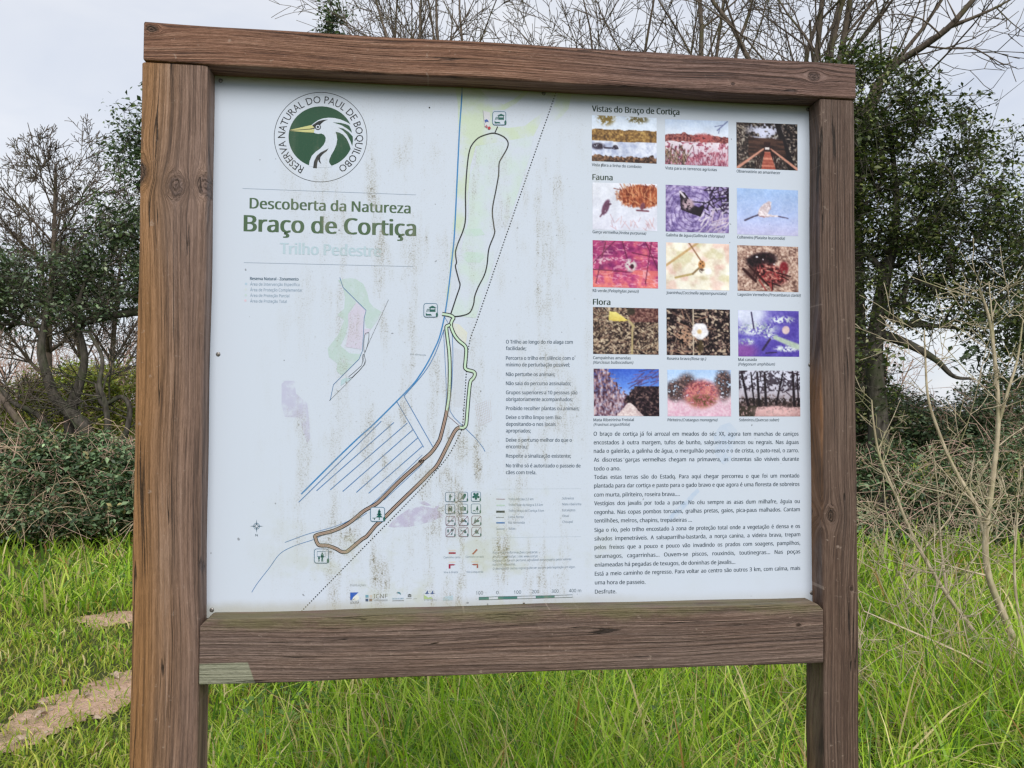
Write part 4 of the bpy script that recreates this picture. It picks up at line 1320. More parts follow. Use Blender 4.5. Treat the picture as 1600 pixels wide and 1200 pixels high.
def photo(i):
    rg = np.random.default_rng(100+i)
    f, m_, c_ = vn(rg, 40, 30, 2, 0.7), vn(rg, 14, 11, 3), vn(rg, 5, 4, 3)
    if i == 0:
        im = rampc(YY, [(0, (206, 218, 236)), (0.3, (214, 222, 236)), (1, (190, 200, 224))])
        im = over(im, (YY > 0.30+0.05*(vn(rg, 12, 2, 2)-0.5)) & (YY < 0.54+0.03*c_), rampc(f*0.6+m_*0.4, [(0.3, (84, 62, 42)), (0.55, (146, 112, 66)), (0.75, (196, 164, 104))]))
        im = over(im, (YY > 0.54+0.03*c_), rampc(m_, [(0.3, (172, 180, 206)), (0.7, (216, 220, 234))]))
        im = over(im, ell(0.22, 0.05, 0.13, 0.16, 0.4)*hi(f, 0.45), (132, 112, 62))
        im = over(im, ell(0.70, 0.05, 0.16, 0.10, 0.4)*hi(f, 0.5), (110, 100, 66))
        im = over(im, (ell(0.10, 0.67, 0.10, 0.07, 0.4)+ell(0.36, 0.68, 0.04, 0.05)+seg(0.1, 0.7, 0.4, 0.7, 0.01))*hi(f, 0.3), (52, 44, 58))
        im = over(im, YY > 0.86+0.14*(vn(rg, 14, 2, 3)-0.5), rampc(f, [(0.25, (44, 32, 30)), (0.5, (92, 68, 56)), (0.75, (160, 124, 98))]))
    elif i == 1:
        im = rampc(YY, [(0, (196, 212, 238)), (0.35, (216, 222, 236)), (0.5, (222, 212, 222)), (1, (190, 160, 178))])
        im = over(im, (YY > 0.36-0.10*ell(0.5, 0.3, 0.4, 0.4, 0.6)*vn(rg, 16, 2, 2)+0.02*XX) & (YY < 0.46+0.06*m_), rampc(f, [(0.3, (92, 44, 52)), (0.7, (176, 112, 104))]))
        im = over(im, ell(0.60, 0.40, 0.16, 0.10, 0.4)*hi(f, 0.35), (172, 92, 92))
        im = over(im, (YY > 0.5)*(vn(rg, 30, 18, 2) > 0.62-0.25*(YY-0.5)), rampc(f, [(0.3, (128, 62, 84)), (0.7, (196, 136, 150))]))
        im = hairs(im, rg, 60, (0, 0.75, 0.35, 1.1), -1.5, 0.35, 0.22, 0.004, [(92, 72, 62), (150, 128, 104), (60, 44, 46)])
        im = hairs(im, rg, 60, (0.3, 0.8, 1.0, 1.1), -1.5, 0.3, 0.2, 0.004, [(160, 92, 110), (122, 62, 84), (206, 160, 170)])
        im = over(im, seg(0.98, 0.02, 0.82, 0.22, 0.006)+seg(0.9, 0.1, 0.78, 0.14, 0.004)+seg(0.86, 0.17, 0.84, 0.28, 0.004), (112, 118, 160))
    elif i == 2:
        im = rampc(f*0.6+m_*0.4, [(0.35, (30, 26, 30)), (0.55, (74, 62, 58)), (0.7, (170, 160, 150))])
        im = hairs(im, rg, 120, (0, 0, 1, 1), -0.9, 1.2, 0.08, 0.004, [(24, 20, 26), (130, 118, 104), (60, 50, 48), (176, 168, 156)])
        im = over(im, ell(0.45, 0.14, 0.24, 0.24, 0.5)*hi(m_, 0.42), (206, 208, 230))
        im = over(im, pol([(0.62, 0), (0.70, 0), (0.98, 1), (0.84, 1)])+pol([(0.75, 0), (1, 0), (1, 0.5), (0.9, 0.8)])*(1-hi(f, 0.56)), (26, 22, 28))
        im = over(im, pol([(0.20, 0.32), (0.75, 0.34), (0.82, 0.72), (0.20, 0.72)]), rampc(vn(rg, 4, 30, 2), [(0.3, (44, 32, 32)), (0.7, (84, 60, 52))]))
        im = over(im, pol([(0.45, 0.42), (0.55, 0.42), (0.55, 0.60), (0.45, 0.60)]), (48, 30, 32))
        im = over(im, pol([(0.46, 0.53), (0.54, 0.53), (0.54, 0.57), (0.46, 0.57)]), (226, 216, 216))
        im = over(im, pol([(0.46, 0.62), (0.55, 0.62), (0.64, 1), (0.40, 1)]), rampc(vn(rg, 2, 26, 1), [(0.2, (150, 78, 66)), (0.8, (206, 138, 118))]))
        for x0, x1 in ((0.44, 0.02), (0.56, 1.0)):
            im = over(im, seg(x0, 0.56, x1, 0.98, 0.010, 0.02), (196, 142, 124))
        for k_ in range(6):
            im = over(im, seg(0.45-k_*0.03, 0.58+k_*0.05, 0.44-k_*0.02, 0.7+k_*0.07, 0.006)+seg(0.56+k_*0.03, 0.58+k_*0.05, 0.57+k_*0.02, 0.7+k_*0.07, 0.006), (44, 26, 28))
    elif i == 3:
        im = rampc(YY+0.1*c_, [(0, (224, 226, 236)), (0.5, (214, 216, 228)), (1, (214, 214, 228))])
        tuft = sst(1.1-np.hypot((XX-0.76)/0.42, (YY-0.27)/0.27)+0.35*(f-0.5), 0.1, 0.3)
        im = over(im, tuft, rampc(vn(rg, 44, 8, 3), [(0.25, (112, 52, 38)), (0.55, (172, 96, 66)), (0.8, (216, 160, 122))]))
        im = hairs(im, rg, 60, (0.42, 0.08, 1.0, 0.45), -1.9, 0.7, 0.12, 0.004, [(150, 78, 52), (206, 150, 110), (110, 48, 36)])
        im = over(im, ell(0.205, 0.52, 0.05, 0.17, 0.2, 0.35)*hi(f, 0.25), (104, 66, 92))
        im = over(im, seg(0.2, 0.5, 0.28, 0.45, 0.010)+seg(0.2, 0.56, 0.12, 0.72, 0.008), (96, 62, 84))
        im = over(im, ell(0.77, 0.48, 0.035, 0.08, 0.2, 0.3)+seg(0.68, 0.57, 0.86, 0.58, 0.01), (120, 72, 84))
        im = hairs(im, rg, 22, (0.3, 0.8, 1.0, 1.05), -1.7, 0.4, 0.16, 0.003, [(206, 172, 176), (190, 160, 170)])
    elif i == 4:
        im = rampc(m_*0.5+f*0.3+vn(rg, 4, 24, 2)*0.2, [(0.35, (104, 88, 140)), (0.5, (150, 134, 182)), (0.68, (198, 186, 218))])
        rr_ = np.hypot((XX-0.42), (YY-0.6)*0.74)
        im = over(im, (np.sin(rr_*90+m_*4) > 0.72)*0.5, (84, 66, 112))
        im = hairs(im, rg, 70, (0.6, 0.0, 1.0, 0.6), -0.9, 0.9, 0.2, 0.007, [(36, 26, 46), (206, 196, 214), (60, 46, 70), (28, 22, 34)])
        im = over(im, pol([(0.22, 0.12), (0.30, 0.16), (0.44, 0.42), (0.52, 0.46), (0.58, 0.40), (0.61, 0.46), (0.55, 0.66), (0.40, 0.60), (0.24, 0.52)]), (34, 26, 38))
        im = over(im, ell(0.35, 0.40, 0.09, 0.12, 0.4, 0.6)*hi(f, 0.4), (186, 160, 170))
        im = over(im, seg(0.23, 0.14, 0.30, 0.25, 0.014), (214, 204, 214))
        im = hairs(im, rg, 26, (0.5, 0.7, 1.0, 1.1), -0.7, 0.4, 0.3, 0.006, [(214, 204, 214), (190, 172, 190)])
    elif i == 5:
        im = rampc(YY+0.06*m_, [(0, (160, 186, 226)), (0.6, (176, 190, 228)), (1, (190, 188, 220))])
        im = over(im, pol([(0.34, 0.54), (0.36, 0.44), (0.42, 0.34), (0.52, 0.26), (0.56, 0.28), (0.55, 0.40), (0.50, 0.54), (0.58, 0.56), (0.70, 0.57), (0.70, 0.60), (0.55, 0.60), (0.44, 0.62), (0.34, 0.59)]), rampc(f, [(0.3, (196, 178, 182)), (0.7, (232, 222, 226))]))
        im = over(im, pol([(0.35, 0.58), (0.52, 0.60), (0.44, 0.62), (0.36, 0.60)]), (170, 138, 140))
        im = over(im, seg(0.34, 0.57, 0.24, 0.62, 0.012, 0.006)+seg(0.26, 0.61, 0.13, 0.69, 0.010, 0.012), (78, 70, 92))
        im = over(im, seg(0.68, 0.585, 0.83, 0.62, 0.009, 0.006), (92, 84, 110))
        im = over(im, seg(0.52, 0.30, 0.55, 0.44, 0.005), (186, 168, 176))
    elif i == 6:
        im = rampc(c_*0.5+m_*0.5+0.25*(YY-0.5), [(0.25, (124, 40, 98)), (0.5, (176, 72, 118)), (0.75, (226, 130, 128))])
        im = over(im, (YY > 0.62)*hi(vn(rg, 8, 6, 2), 0.5)*0.7, (224, 128, 116))
        im = over(im, (np.abs(vn(rg, 5, 12, 2)-0.5) < 0.03)*0.6, (232, 176, 190))
        for a_ in ((0.0, 0.5, 0.35, 0.0), (0.05, 0.9, 0.2, 0.05), (0.45, 0.0, 0.55, 0.5), (0.6, 0.25, 1.0, 0.35), (0.8, 0.0, 1.0, 0.6), (0.9, 0.0, 0.8, 0.9), (0.0, 0.62, 0.6, 0.66)):
            im = over(im, seg(*a_, 0.006)*0.8, (96, 34, 66))
        im = over(im, ell(0.58, 0.52, 0.09, 0.13, 0.3)*hi(f, 0.35), (206, 196, 196))
        im = over(im, ell(0.60, 0.54, 0.03, 0.05), (66, 32, 48))
        im = over(im, (ell(0.3, 0.40, 0.25, 0.04, 0.5)+ell(0.1, 0.46, 0.1, 0.05, 0.5))*hi(f, 0.52), (214, 176, 190))
    elif i == 7:
        im = rampc(c_*0.6+m_*0.4, [(0.25, (206, 186, 170)), (0.5, (232, 224, 206)), (0.8, (240, 238, 230))])
        im = over(im, hi(vn(rg, 5, 4, 2), 0.62)*0.5, (224, 178, 172))
        im = over(im, hi(vn(rg, 4, 4, 2), 0.66)*0.5, (196, 186, 140))
        for a_, w_, cc_ in (((0.0, 0.50, 0.50, 0.0), 0.016, (192, 160, 116)), ((0.36, 0.0, 0.56, 0.4), 0.009, (150, 112, 86)), ((0.15, 0.75, 0.42, 0.66), 0.014, (180, 158, 108)), ((0.42, 0.66, 0.56, 0.48), 0.013, (140, 116, 84))):
            im = over(im, seg(*a_, w_), cc_)
        im = over(im, ell(0.56, 0.46, 0.055, 0.09, 0.15), (190, 138, 90))
        im = over(im, (ell(0.54, 0.44, 0.012, 0.018)+ell(0.58, 0.48, 0.012, 0.018)+ell(0.57, 0.40, 0.012, 0.015)), (60, 44, 36))
        im = over(im, ell(0.59, 0.58, 0.07, 0.06, 0.3)*hi(f, 0.48), (96, 78, 70))
        im = over(im, ell(0.66, 0.60, 0.06, 0.07, 0.3), (238, 238, 234))
    elif i == 8:
        im = rampc(f*0.65+m_*0.35, [(0.3, (110, 82, 76)), (0.5, (178, 146, 132)), (0.72, (222, 200, 186))])
        im = over(im, ell(0.30, 0.60, 0.20, 0.12, 0.3)*0.7, (60, 36, 36))
        im = over(im, ell(0.40, 0.32, 0.25, 0.17, 0.2, -0.15), rampc(f, [(0.3, (20, 14, 20)), (0.7, (56, 36, 42))]))
        im = over(im, ell(0.55, 0.62, 0.27, 0.20, 0.3, 0.3)*hi(f, 0.28), rampc(vn(rg, 30, 24, 2), [(0.25, (46, 20, 24)), (0.5, (130, 50, 54)), (0.75, (206, 150, 136))]))
        im = over(im, ell(0.76, 0.48, 0.07, 0.14, 0.3)*hi(f, 0.35), (126, 36, 46))
        im = hairs(im, rg, 16, (0.3, 0.5, 0.7, 0.8), 0.9, 0.7, 0.2, 0.009, [(40, 16, 20), (150, 60, 60)])
        im = over(im, seg(0.10, 0.52, 0.3, 0.78, 0.02)+seg(0.2, 0.46, 0.5, 0.86, 0.014), (52, 26, 28))
        im = over(im, (ell(0.32, 0.25, 0.02, 0.02)+ell(0.42, 0.30, 0.012, 0.014)+ell(0.6, 0.4, 0.014, 0.014)), (206, 200, 206))
    elif i == 9:
        im = rampc(f, [(0.25, (30, 22, 26)), (0.5, (104, 84, 74)), (0.75, (196, 178, 156))])
        im = hairs(im, rg, 300, (0, 0.05, 1, 1.1), -1.2, 0.8, 0.15, 0.0035, [(206, 188, 160), (46, 34, 34), (160, 136, 112), (30, 22, 24), (126, 96, 84)])
        im = over(im, (YY < 0.3)*(XX > 0.55)*0.5, (110, 60, 62))
        im = over(im, pol([(0.25, 0.09), (0.35, 0.10), (0.54, 0.28), (0.40, 0.30), (0.24, 0.28)]), rampc(YY, [(0.1, (226, 212, 132)), (0.3, (206, 184, 96))]))
        im = over(im, seg(0.54, 0.27, 0.62, 0.40, 0.015)+seg(0.60, 0.38, 0.59, 1, 0.011), (176, 160, 120))
        im = over(im, ell(0.58, 0.08, 0.06, 0.08, 0.3), (60, 52, 44))
    elif i == 10:
        im = rampc(f*0.6+m_*0.4, [(0.35, (14, 10, 16)), (0.55, (50, 38, 42)), (0.72, (166, 138, 124))])
        im = over(im, hi(vn(rg, 22, 18, 2), 0.66), (190, 170, 150))
        im = hairs(im, rg, 110, (0, 0, 1, 1), 0.6, 1.4, 0.10, 0.004, [(16, 12, 18), (120, 96, 88), (190, 166, 146), (30, 22, 26), (70, 56, 50)])
        im = hairs(im, rg, 36, (0, 0, 0.5, 1), 0.6, 0.9, 0.22, 0.006, [(200, 176, 150), (166, 128, 110), (110, 84, 76)])
        im = over(im, ell(0.28, 0.6, 0.12, 0.2, 0.5)*hi(f, 0.45), (176, 140, 118))
        im = over(im, seg(0.42, 0.0, 0.42, 1, 0.008), (196, 180, 160))
        for k_ in range(5):
            a_ = k_*1.2566+0.3
            im = over(im, ell(0.525+0.06*math.cos(a_), 0.48+0.085*math.sin(a_), 0.075, 0.10, 0.2), rampc(f, [(0.3, (214, 210, 216)), (0.7, (236, 234, 238))]))
        im = over(im, ell(0.515, 0.49, 0.035, 0.05, 0.5), (206, 176, 130))
        im = over(im, ell(0.52, 0.80, 0.06, 0.14, 0.3)*hi(f, 0.4), (78, 66, 48))
    elif i == 11:
        im = rampc(c_*0.4+m_*0.2+XX*0.25+YY*0.2, [(0.2, (150, 146, 208)), (0.5, (96, 84, 172)), (0.8, (78, 62, 150))])
        im = over(im, (1-sst(np.hypot(XX-0.18, (YY-0.05)*0.9), 0.15, 0.42))*0.9, (218, 224, 238))
        im = over(im, ell(0.1, 0.88, 0.2, 0.16, 0.6)*0.7, (150, 84, 156))
        im = over(im, (ell(0.3, 0.40, 0.32, 0.14, 0.4)*hi(f, 0.42)+ell(0.72, 0.2, 0.2, 0.08, 0.4)*hi(f, 0.45)+ell(0.14, 0.68, 0.12, 0.07, 0.4)*hi(f, 0.5)+ell(0.8, 0.82, 0.2, 0.07, 0.4)*hi(f, 0.42)+ell(0.55, 0.56, 0.12, 0.06, 0.3)*hi(f, 0.4)), rampc(m_, [(0.3, (150, 160, 176)), (0.6, (214, 220, 226))]))
        im = over(im, seg(0.6, 0.58, 0.98, 0.78, 0.03, 0.045), (176, 190, 176))
        im = over(im, ell(0.78, 0.42, 0.06, 0.09, 0.2, 0.4), (214, 190, 190))
        im = over(im, seg(0.22, 0.05, 0.26, 0.4, 0.009)+seg(0.40, 0.85, 0.52, 0.62, 0.016)+seg(0.45, 0.92, 0.62, 0.90, 0.008), (60, 50, 84))
    elif i == 12:
        im = rampc(YY, [(0, (66, 100, 196)), (0.4, (106, 146, 222)), (0.66, (190, 202, 232))])
        lt = 0.16+0.7*YY**1.1
        mask = sst(lt-XX*1.28+0.25*(f-0.5)+0.12*(m_-0.5)+0.12, 0.0, 0.06)
        im = over(im, mask*(0.55+0.45*hi(f, 0.42)), rampc(vn(rg, 46, 12, 2), [(0.3, (72, 46, 62)), (0.55, (140, 108, 120)), (0.8, (206, 184, 186))]))
        mk2 = sst((XX-0.52)*1.5-np.abs(YY-0.68)*0.75+0.1+0.22*(m_-0.5), 0.0, 0.05)*(YY > 0.36)
        im = over(im, mk2, rampc(f, [(0.3, (24, 18, 28)), (0.6, (66, 50, 56)), (0.8, (130, 106, 100))]))
        im = hairs(im, rg, 26, (0.7, -0.05, 1.05, 0.3), 2.6, 0.4, 0.18, 0.005, [(112, 92, 140), (84, 66, 104)])
        im = over(im, pol([(0.52, 0.72), (0.57, 0.72), (0.76, 1), (0.34, 1)]), rampc(f, [(0.3, (190, 168, 170)), (0.7, (222, 208, 206))]))
    elif i == 13:
        im = rampc(YY, [(0, (170, 198, 236)), (0.5, (214, 222, 236)), (0.62, (222, 196, 206)), (1, (222, 190, 206))])
        im = over(im, (YY > 0.64)*hi(f, 0.55)*0.5, (206, 150, 176))
        for (cx_, cy_, rx_, ry_) in ((0.12, 0.45, 0.14, 0.22), (0.3, 0.38, 0.16, 0.28), (0.88, 0.32, 0.14, 0.32)):
            im = over(im, ell(cx_, cy_, rx_, ry_, 0.35)*hi(f, 0.3), rampc(f, [(0.3, (40, 34, 40)), (0.6, (92, 74, 74)), (0.8, (150, 120, 116))]))
        im = over(im, ell(0.53, 0.52, 0.27, 0.30, 0.25)*hi(f, 0.2), rampc(f*0.7+0.3*YY, [(0.3, (120, 62, 70)), (0.5, (196, 116, 122)), (0.7, (206, 150, 128))]))
        im = over(im, ell(0.55, 0.66, 0.2, 0.12, 0.4)*hi(f, 0.48), (112, 84, 66))
    else:
        im = rampc(YY+0.3*(f-0.5), [(0.2, (206, 206, 222)), (0.55, (180, 172, 182)), (0.65, (110, 92, 92)), (0.85, (206, 170, 170)), (1, (176, 140, 140))])
        im = over(im, (YY < 0.45)*(m_*0.5+f*0.5 > 0.53)*0.85, (54, 46, 56))
        im = over(im, (YY > 0.6)*(YY < 0.75+0.1*c_)*hi(f, 0.4), (52, 44, 44))
        im = over(im, pol([(0, 0.78), (0.3, 0.75), (0.25, 1), (0, 1)])*hi(f, 0.35), (62, 56, 50))
        for x0, x1, w_ in ((0.05, 0.15, 0.018), (0.3, 0.33, 0.02), (0.42, 0.44, 0.02), (0.72, 0.6, 0.014), (0.88, 0.9, 0.022), (0.2, 0.25, 0.012), (0.95, 0.97, 0.012)):
            im = over(im, seg(x0, 0.05, x1, 0.75, w_*0.7, w_), (34, 28, 34))
        im = hairs(im, rg, 36, (0, 0, 1, 0.5), -0.8, 1.0, 0.16, 0.006, [(36, 30, 38), (60, 50, 60)])
        im = over(im, ell(0.6, 0.88, 0.3, 0.1, 0.6)*hi(f, 0.42), (224, 182, 182))
    im = im*(1+0.5*(vn(rg, 50, 37, 2, 0.7)-0.5)[..., None]*(1.05-im/255))*(0.93+0.14*vn(rg, 6, 5, 3)[..., None])
    sm = (im+np.roll(im, 1, 0)+np.roll(im, -1, 0)+np.roll(im, 1, 1)+np.roll(im, -1, 1))/5
    return im*0.4+sm*0.6
photo_mat = print_mat('printed_photograph', attr=True, k=0.5)
def c3q(*p): return c3(list(p))
def c4q(*p): return c4(list(p))
QUADS = [c3q((86, 138), (438, 153), (438, 403), (86, 388)), c3q((484, 160), (828, 171), (828, 419), (484, 405)), c3q((871, 177), (1203, 189), (1204, 440), (873, 426)),
         c3q((90, 505), (441, 514), (441, 769), (90, 760)), c3q((487, 517), (831, 531), (831, 781), (487, 771)), c3q((874, 535), (1206, 548), (1207, 796), (876, 786)),
         c3q((90, 818), (444, 828), (446, 1081), (92, 1073)), c3q((489, 830), (832, 840), (833, 1092), (490, 1083)), c3q((876, 845), (1207, 855), (1209, 1101), (878, 1093)),
         c4q((92, 103), (447, 111), (449, 363), (93, 358)), c4q((491, 110), (836, 118), (838, 368), (493, 364)), c4q((880, 120), (1210, 126), (1213, 374), (882, 372)),
         c4q((95, 438), (450, 441), (453, 697), (97, 695)), c4q((496, 444), (841, 446), (843, 698), (498, 697)), c4q((884, 448), (1216, 450), (1219, 698), (886, 698))]
PH_LABEL = ['printed photo of a lake with golden trees', 'printed photo of a pink flooded marsh', 'printed photo of a dark hide with a pink boardwalk', 'printed photo of a purple heron by a reed tuft',
            'printed photo of a moorhen on purple water', 'printed photo of a white spoonbill in flight', 'printed photo of a frog, faded to magenta', 'printed photo of a ladybird on a pale twig',
            'printed photo of a dark red crayfish', 'printed photo of a yellow flower in dry grass', 'printed photo of a white wild rose', 'printed photo of floating leaves on violet water',
            'printed photo of a path under deep blue sky', 'printed photo of a pink hawthorn bush', 'printed photo of dark oak trunks and pink path']
for i, qd in enumerate(QUADS):
    im = s2l(np.clip(128+(photo(i)*0.92-128)*1.10, 0, 255))*TINT
    c00, c10, c11, c01 = [PXY(u, v) for u, v in qd]
    uu, vv = np.meshgrid(np.linspace(0, 1, NX), np.linspace(0, 1, NY))
    Pq = ((c00[None, None]*(1-uu)[..., None]+c10*uu[..., None])*(1-vv)[..., None]+(c01*(1-uu)[..., None]+c11*uu[..., None])*vv[..., None])
    Pq[..., 1] = -LAYER*2
    ii, jj = np.meshgrid(np.arange(NX-1), np.arange(NY-1))
    b = (jj*NX+ii).ravel()
    o = link('printed_photo', np_mesh('printed_photo', Pq.reshape(-1, 3), [np.stack([b, b+NX, b+NX+1, b+1], 1)], False, im.reshape(-1, 3)), photo_mat, panel)
    o['label'] = PH_LABEL[i]

# --- screws
m, nt, out = new_mat('screw_steel')
x, y, z = obj_xyz(nt)
principled(nt, out, nt.ramp(nt.noise(nt.vec(x, y, z), 400, 3, 0.6), [(0.3, (0.10, 0.09, 0.085)), (0.7, (0.32, 0.31, 0.30))]), 0.42, None, 0.5, 0.8)
M['screw'] = m
def screw(u, v, r_=0.0042):
    bm = bmesh.new()
    bmesh.ops.create_uvsphere(bm, u_segments=14, v_segments=8, radius=1.0)
    for vv in list(bm.verts):
        if vv.co.y > 0.05:
            bm.verts.remove(vv)
    q = PXY(u, v)
    for vv in bm.verts:
        dx = vv.co.x
        slot = -0.45 if abs(dx) < 0.18 and vv.co.y < -0.75 else 0.0
        vv.co = Vector((q[0]+vv.co.x*r_, (vv.co.y-slot*vv.co.y*-1)*r_*0.55-0.0001, q[2]+vv.co.z*r_))
    for f_ in bm.faces:
        f_.smooth = True
    me = bpy.data.meshes.new('screw')
    bm.to_mesh(me)
    bm.free()
    link('screw', me, M['screw'], panel)
for u, v in ((345, 126), (341, 553.5), (331, 953), (849.5, 146), (1262, 171), (1265.5, 570), (1268, 926)):
    screw(u, v)
screw(818.5, 942.5, 0.0022)
# ================================================================== VEGETATION
# ---- grass: nobody could count the blades --------------------------------
def ground_z(x, y):
    return np.zeros_like(x)
def blades(n, xs, ys, hgt, wid, bend, rng, palette, weights, jit=0.2):
    phi = rng.uniform(0, 2*math.pi, n)
    az = rng.uniform(0, 2*math.pi, n)
    dx, dy = np.cos(phi), np.sin(phi)
    sx, sy = np.cos(az), np.sin(az)
    vs = []
    lv = (0.0, 0.4, 0.75, 1.0)
    for i, t in enumerate(lv):
        hz = hgt*(t-0.42*bend*t*t)
        ho = hgt*bend*0.85*t**1.8
        cx, cy = xs+dx*ho, ys+dy*ho
        if t < 1.0:
            ww = wid*(0.75, 1.0, 0.7)[i]*0.5
            vs.append(np.stack([cx-sx*ww, cy-sy*ww, hz], 1))
            vs.append(np.stack([cx+sx*ww, cy+sy*ww, hz], 1))
        else:
            vs.append(np.stack([cx, cy, hz], 1))
    Vv = np.stack(vs, 1).reshape(-1, 3)
    b = np.arange(n)*7
    Q = np.concatenate([np.stack([b, b+1, b+3, b+2], 1), np.stack([b+2, b+3, b+5, b+4], 1)])
    Tt = np.stack([b+4, b+5, b+6], 1)
    c = np.repeat(pick_cols(n, rng, palette, weights, jit), 7, axis=0)
    return Vv, Q, Tt, c
rng = np.random.default_rng(11)
FXY = np.array([FW[0], FW[1]])/np.hypot(FW[0], FW[1])
RXY = np.array([FXY[1], -FXY[0]])
def wedge(n, d0, d1, side=0.82, power=1.0):
    """ground points spread over the wedge the viewer looks into"""
    d = d0*(d1/d0)**rng.random(n)**power
    s = rng.uniform(-side, side, n)
    xy = CAM[:2]+d[:, None]*FXY+(s*d)[:, None]*RXY
    return xy[:, 0], xy[:, 1], d, s
def low_noise(x, y, sc, seed):
    r = np.random.default_rng(seed)
    ph = r.uniform(0, 6.28, (8,))
    k = r.normal(0, sc, (8, 2))
    return sum(np.sin(k[i, 0]*x+k[i, 1]*y+ph[i]) for i in range(8))/8.0**0.5
GP = [(0.23, 0.40, 0.026), (0.34, 0.50, 0.04), (0.46, 0.55, 0.10), (0.10, 0.21, 0.03), (0.60, 0.50, 0.26), (0.42, 0.24, 0.09)]
VV, QQ, TT, CC, off = [], [], [], [], 0
def add_blades(r):
    global off
    Vv, Q, Tt, c = r
    VV.append(Vv); QQ.append(Q+off); TT.append(Tt+off); CC.append(c)
    off += len(Vv)
# long grass
n = 70000
x, y, d, s = wedge(n, 2.3, 9.3)
u = s*FPX+800                                   # roughly the picture column
left = u < 330
h = rng.uniform(0.16, 0.50, n)*np.clip(1.0+0.35*low_noise(x, y, 2.2, 3), 0.35, 1.7)
short = left & (d < 5.6)
h = np.where(left, h*0.62, h)
h = np.where(short, h*0.33, h)
jx, jy = rng.normal(0, 0.07, n), rng.normal(0, 0.05, n)
onp = inside(path_poly, x+jx, y+jy) | (inside(patch_poly, x+jx, y+jy) & (rng.random(n) < 0.8))
keep = (~onp | (rng.random(n) < 0.10)) & (rng.random(n) < np.clip(0.66+0.5*low_noise(x, y, 4.0, 9), 0.12, 1))
x, y, d, h, short = x[keep], y[keep], d[keep], h[keep], short[keep]
n = len(x)
wd = rng.uniform(0.004, 0.0085, n)*np.where(rng.random(n) < 0.3, 1.9, 1.0)*np.clip(d/4.5, 0.8, 1.5)
wd = np.where(short, wd*0.75, wd)
add_blades(blades(n, x, y, h, wd, rng.uniform(0.15, 1.45, n), rng, GP, (24, 24, 16, 18, 12, 4)))
# moss-like short turf by the path
n = 34000
x, y, d, s = wedge(n, 3.0, 6.2)
jx, jy = rng.normal(0, 0.11, n), rng.normal(0, 0.10, n)
k = (s*FPX+800 < 420) & ~(inside(path_poly, x+jx, y+jy) & (rng.random(n) < 0.78)) & ~(inside(patch_poly, x+jx, y+jy) & (rng.random(n) < 0.7))
x, y, d = x[k], y[k], d[k]
n = len(x)
add_blades(blades(n, x, y, rng.uniform(0.03, 0.10, n), rng.uniform(0.004, 0.009, n), rng.uniform(0.3, 1.3, n), rng,
                  [(0.31, 0.38, 0.05), (0.42, 0.43, 0.08), (0.24, 0.35, 0.035), (0.50, 0.41, 0.2)], (4, 4, 4, 1.3)))
# grass about the posts and to the sides, out of the picture
n = 16000
x, y = rng.uniform(-5, 5, n), rng.uniform(-4.0, 1.2, n)
k = ~((np.abs(x-CAM[0]) < 0.5) & (y < -0.6)) & ~(((np.abs(x+0.66) < 0.09) | (np.abs(x-0.63) < 0.07)) & (np.abs(y) < 0.07))
x, y = x[k], y[k]
n = len(x)
add_blades(blades(n, x, y, rng.uniform(0.1, 0.34, n), rng.uniform(0.004, 0.009, n), rng.uniform(0.1, 1.2, n), rng, GP, (24, 24, 16, 18, 12, 4)))
# the meadow to either side of the view
n = 26000
x, y, d, s = wedge(n, 2.5, 11.0, 2.1)
k = np.abs(s) > 0.78
x, y = x[k], y[k]
n = len(x)
add_blades(blades(n, x, y, rng.uniform(0.16, 0.45, n), rng.uniform(0.007, 0.016, n), rng.uniform(0.15, 1.4, n), rng, GP, (24, 24, 16, 18, 12, 4)))
# scattered farther grass
n = 16000
x, y, d, s = wedge(n, 8.5, 24.0, 1.1)
add_blades(blades(n, x, y, rng.uniform(0.2, 0.55, n), rng.uniform(0.012, 0.025, n), rng.uniform(0.1, 1.0, n), rng, GP, (26, 20, 14, 24, 14, 8)))
grass = link('grass', np_mesh('grass', np.concatenate(VV), [np.concatenate(QQ), np.concatenate(TT)], False, np.concatenate(CC)), M['grass'])
grass['kind'] = 'stuff'

# low broad-leaved weeds among the grass
n = 9000
cx, cy, cd, cs = wedge(420, 2.8, 8.0)
pick = rng.integers(0, 420, n)
rad = rng.normal(0, 0.07, (n, 2))
cen = np.stack([cx[pick]+rad[:, 0], cy[pick]+rad[:, 1], rng.uniform(0.03, 0.22, n)], 1)
k = ~((cs[pick]*FPX+800 < 380) & (cd[pick] < 6.0))
cen = cen[k]
lv, lf = leaves(cen, 0.035, rng, 0.55, 0.55)
weeds = link('weeds', np_mesh('weeds', lv, lf, False, np.repeat(pick_cols(len(cen), rng, [(0.11, 0.22, 0.04), (0.16, 0.29, 0.06), (0.09, 0.16, 0.06)], (3, 3, 2)), 4, axis=0)), M['grass'])
weeds['kind'] = 'stuff'

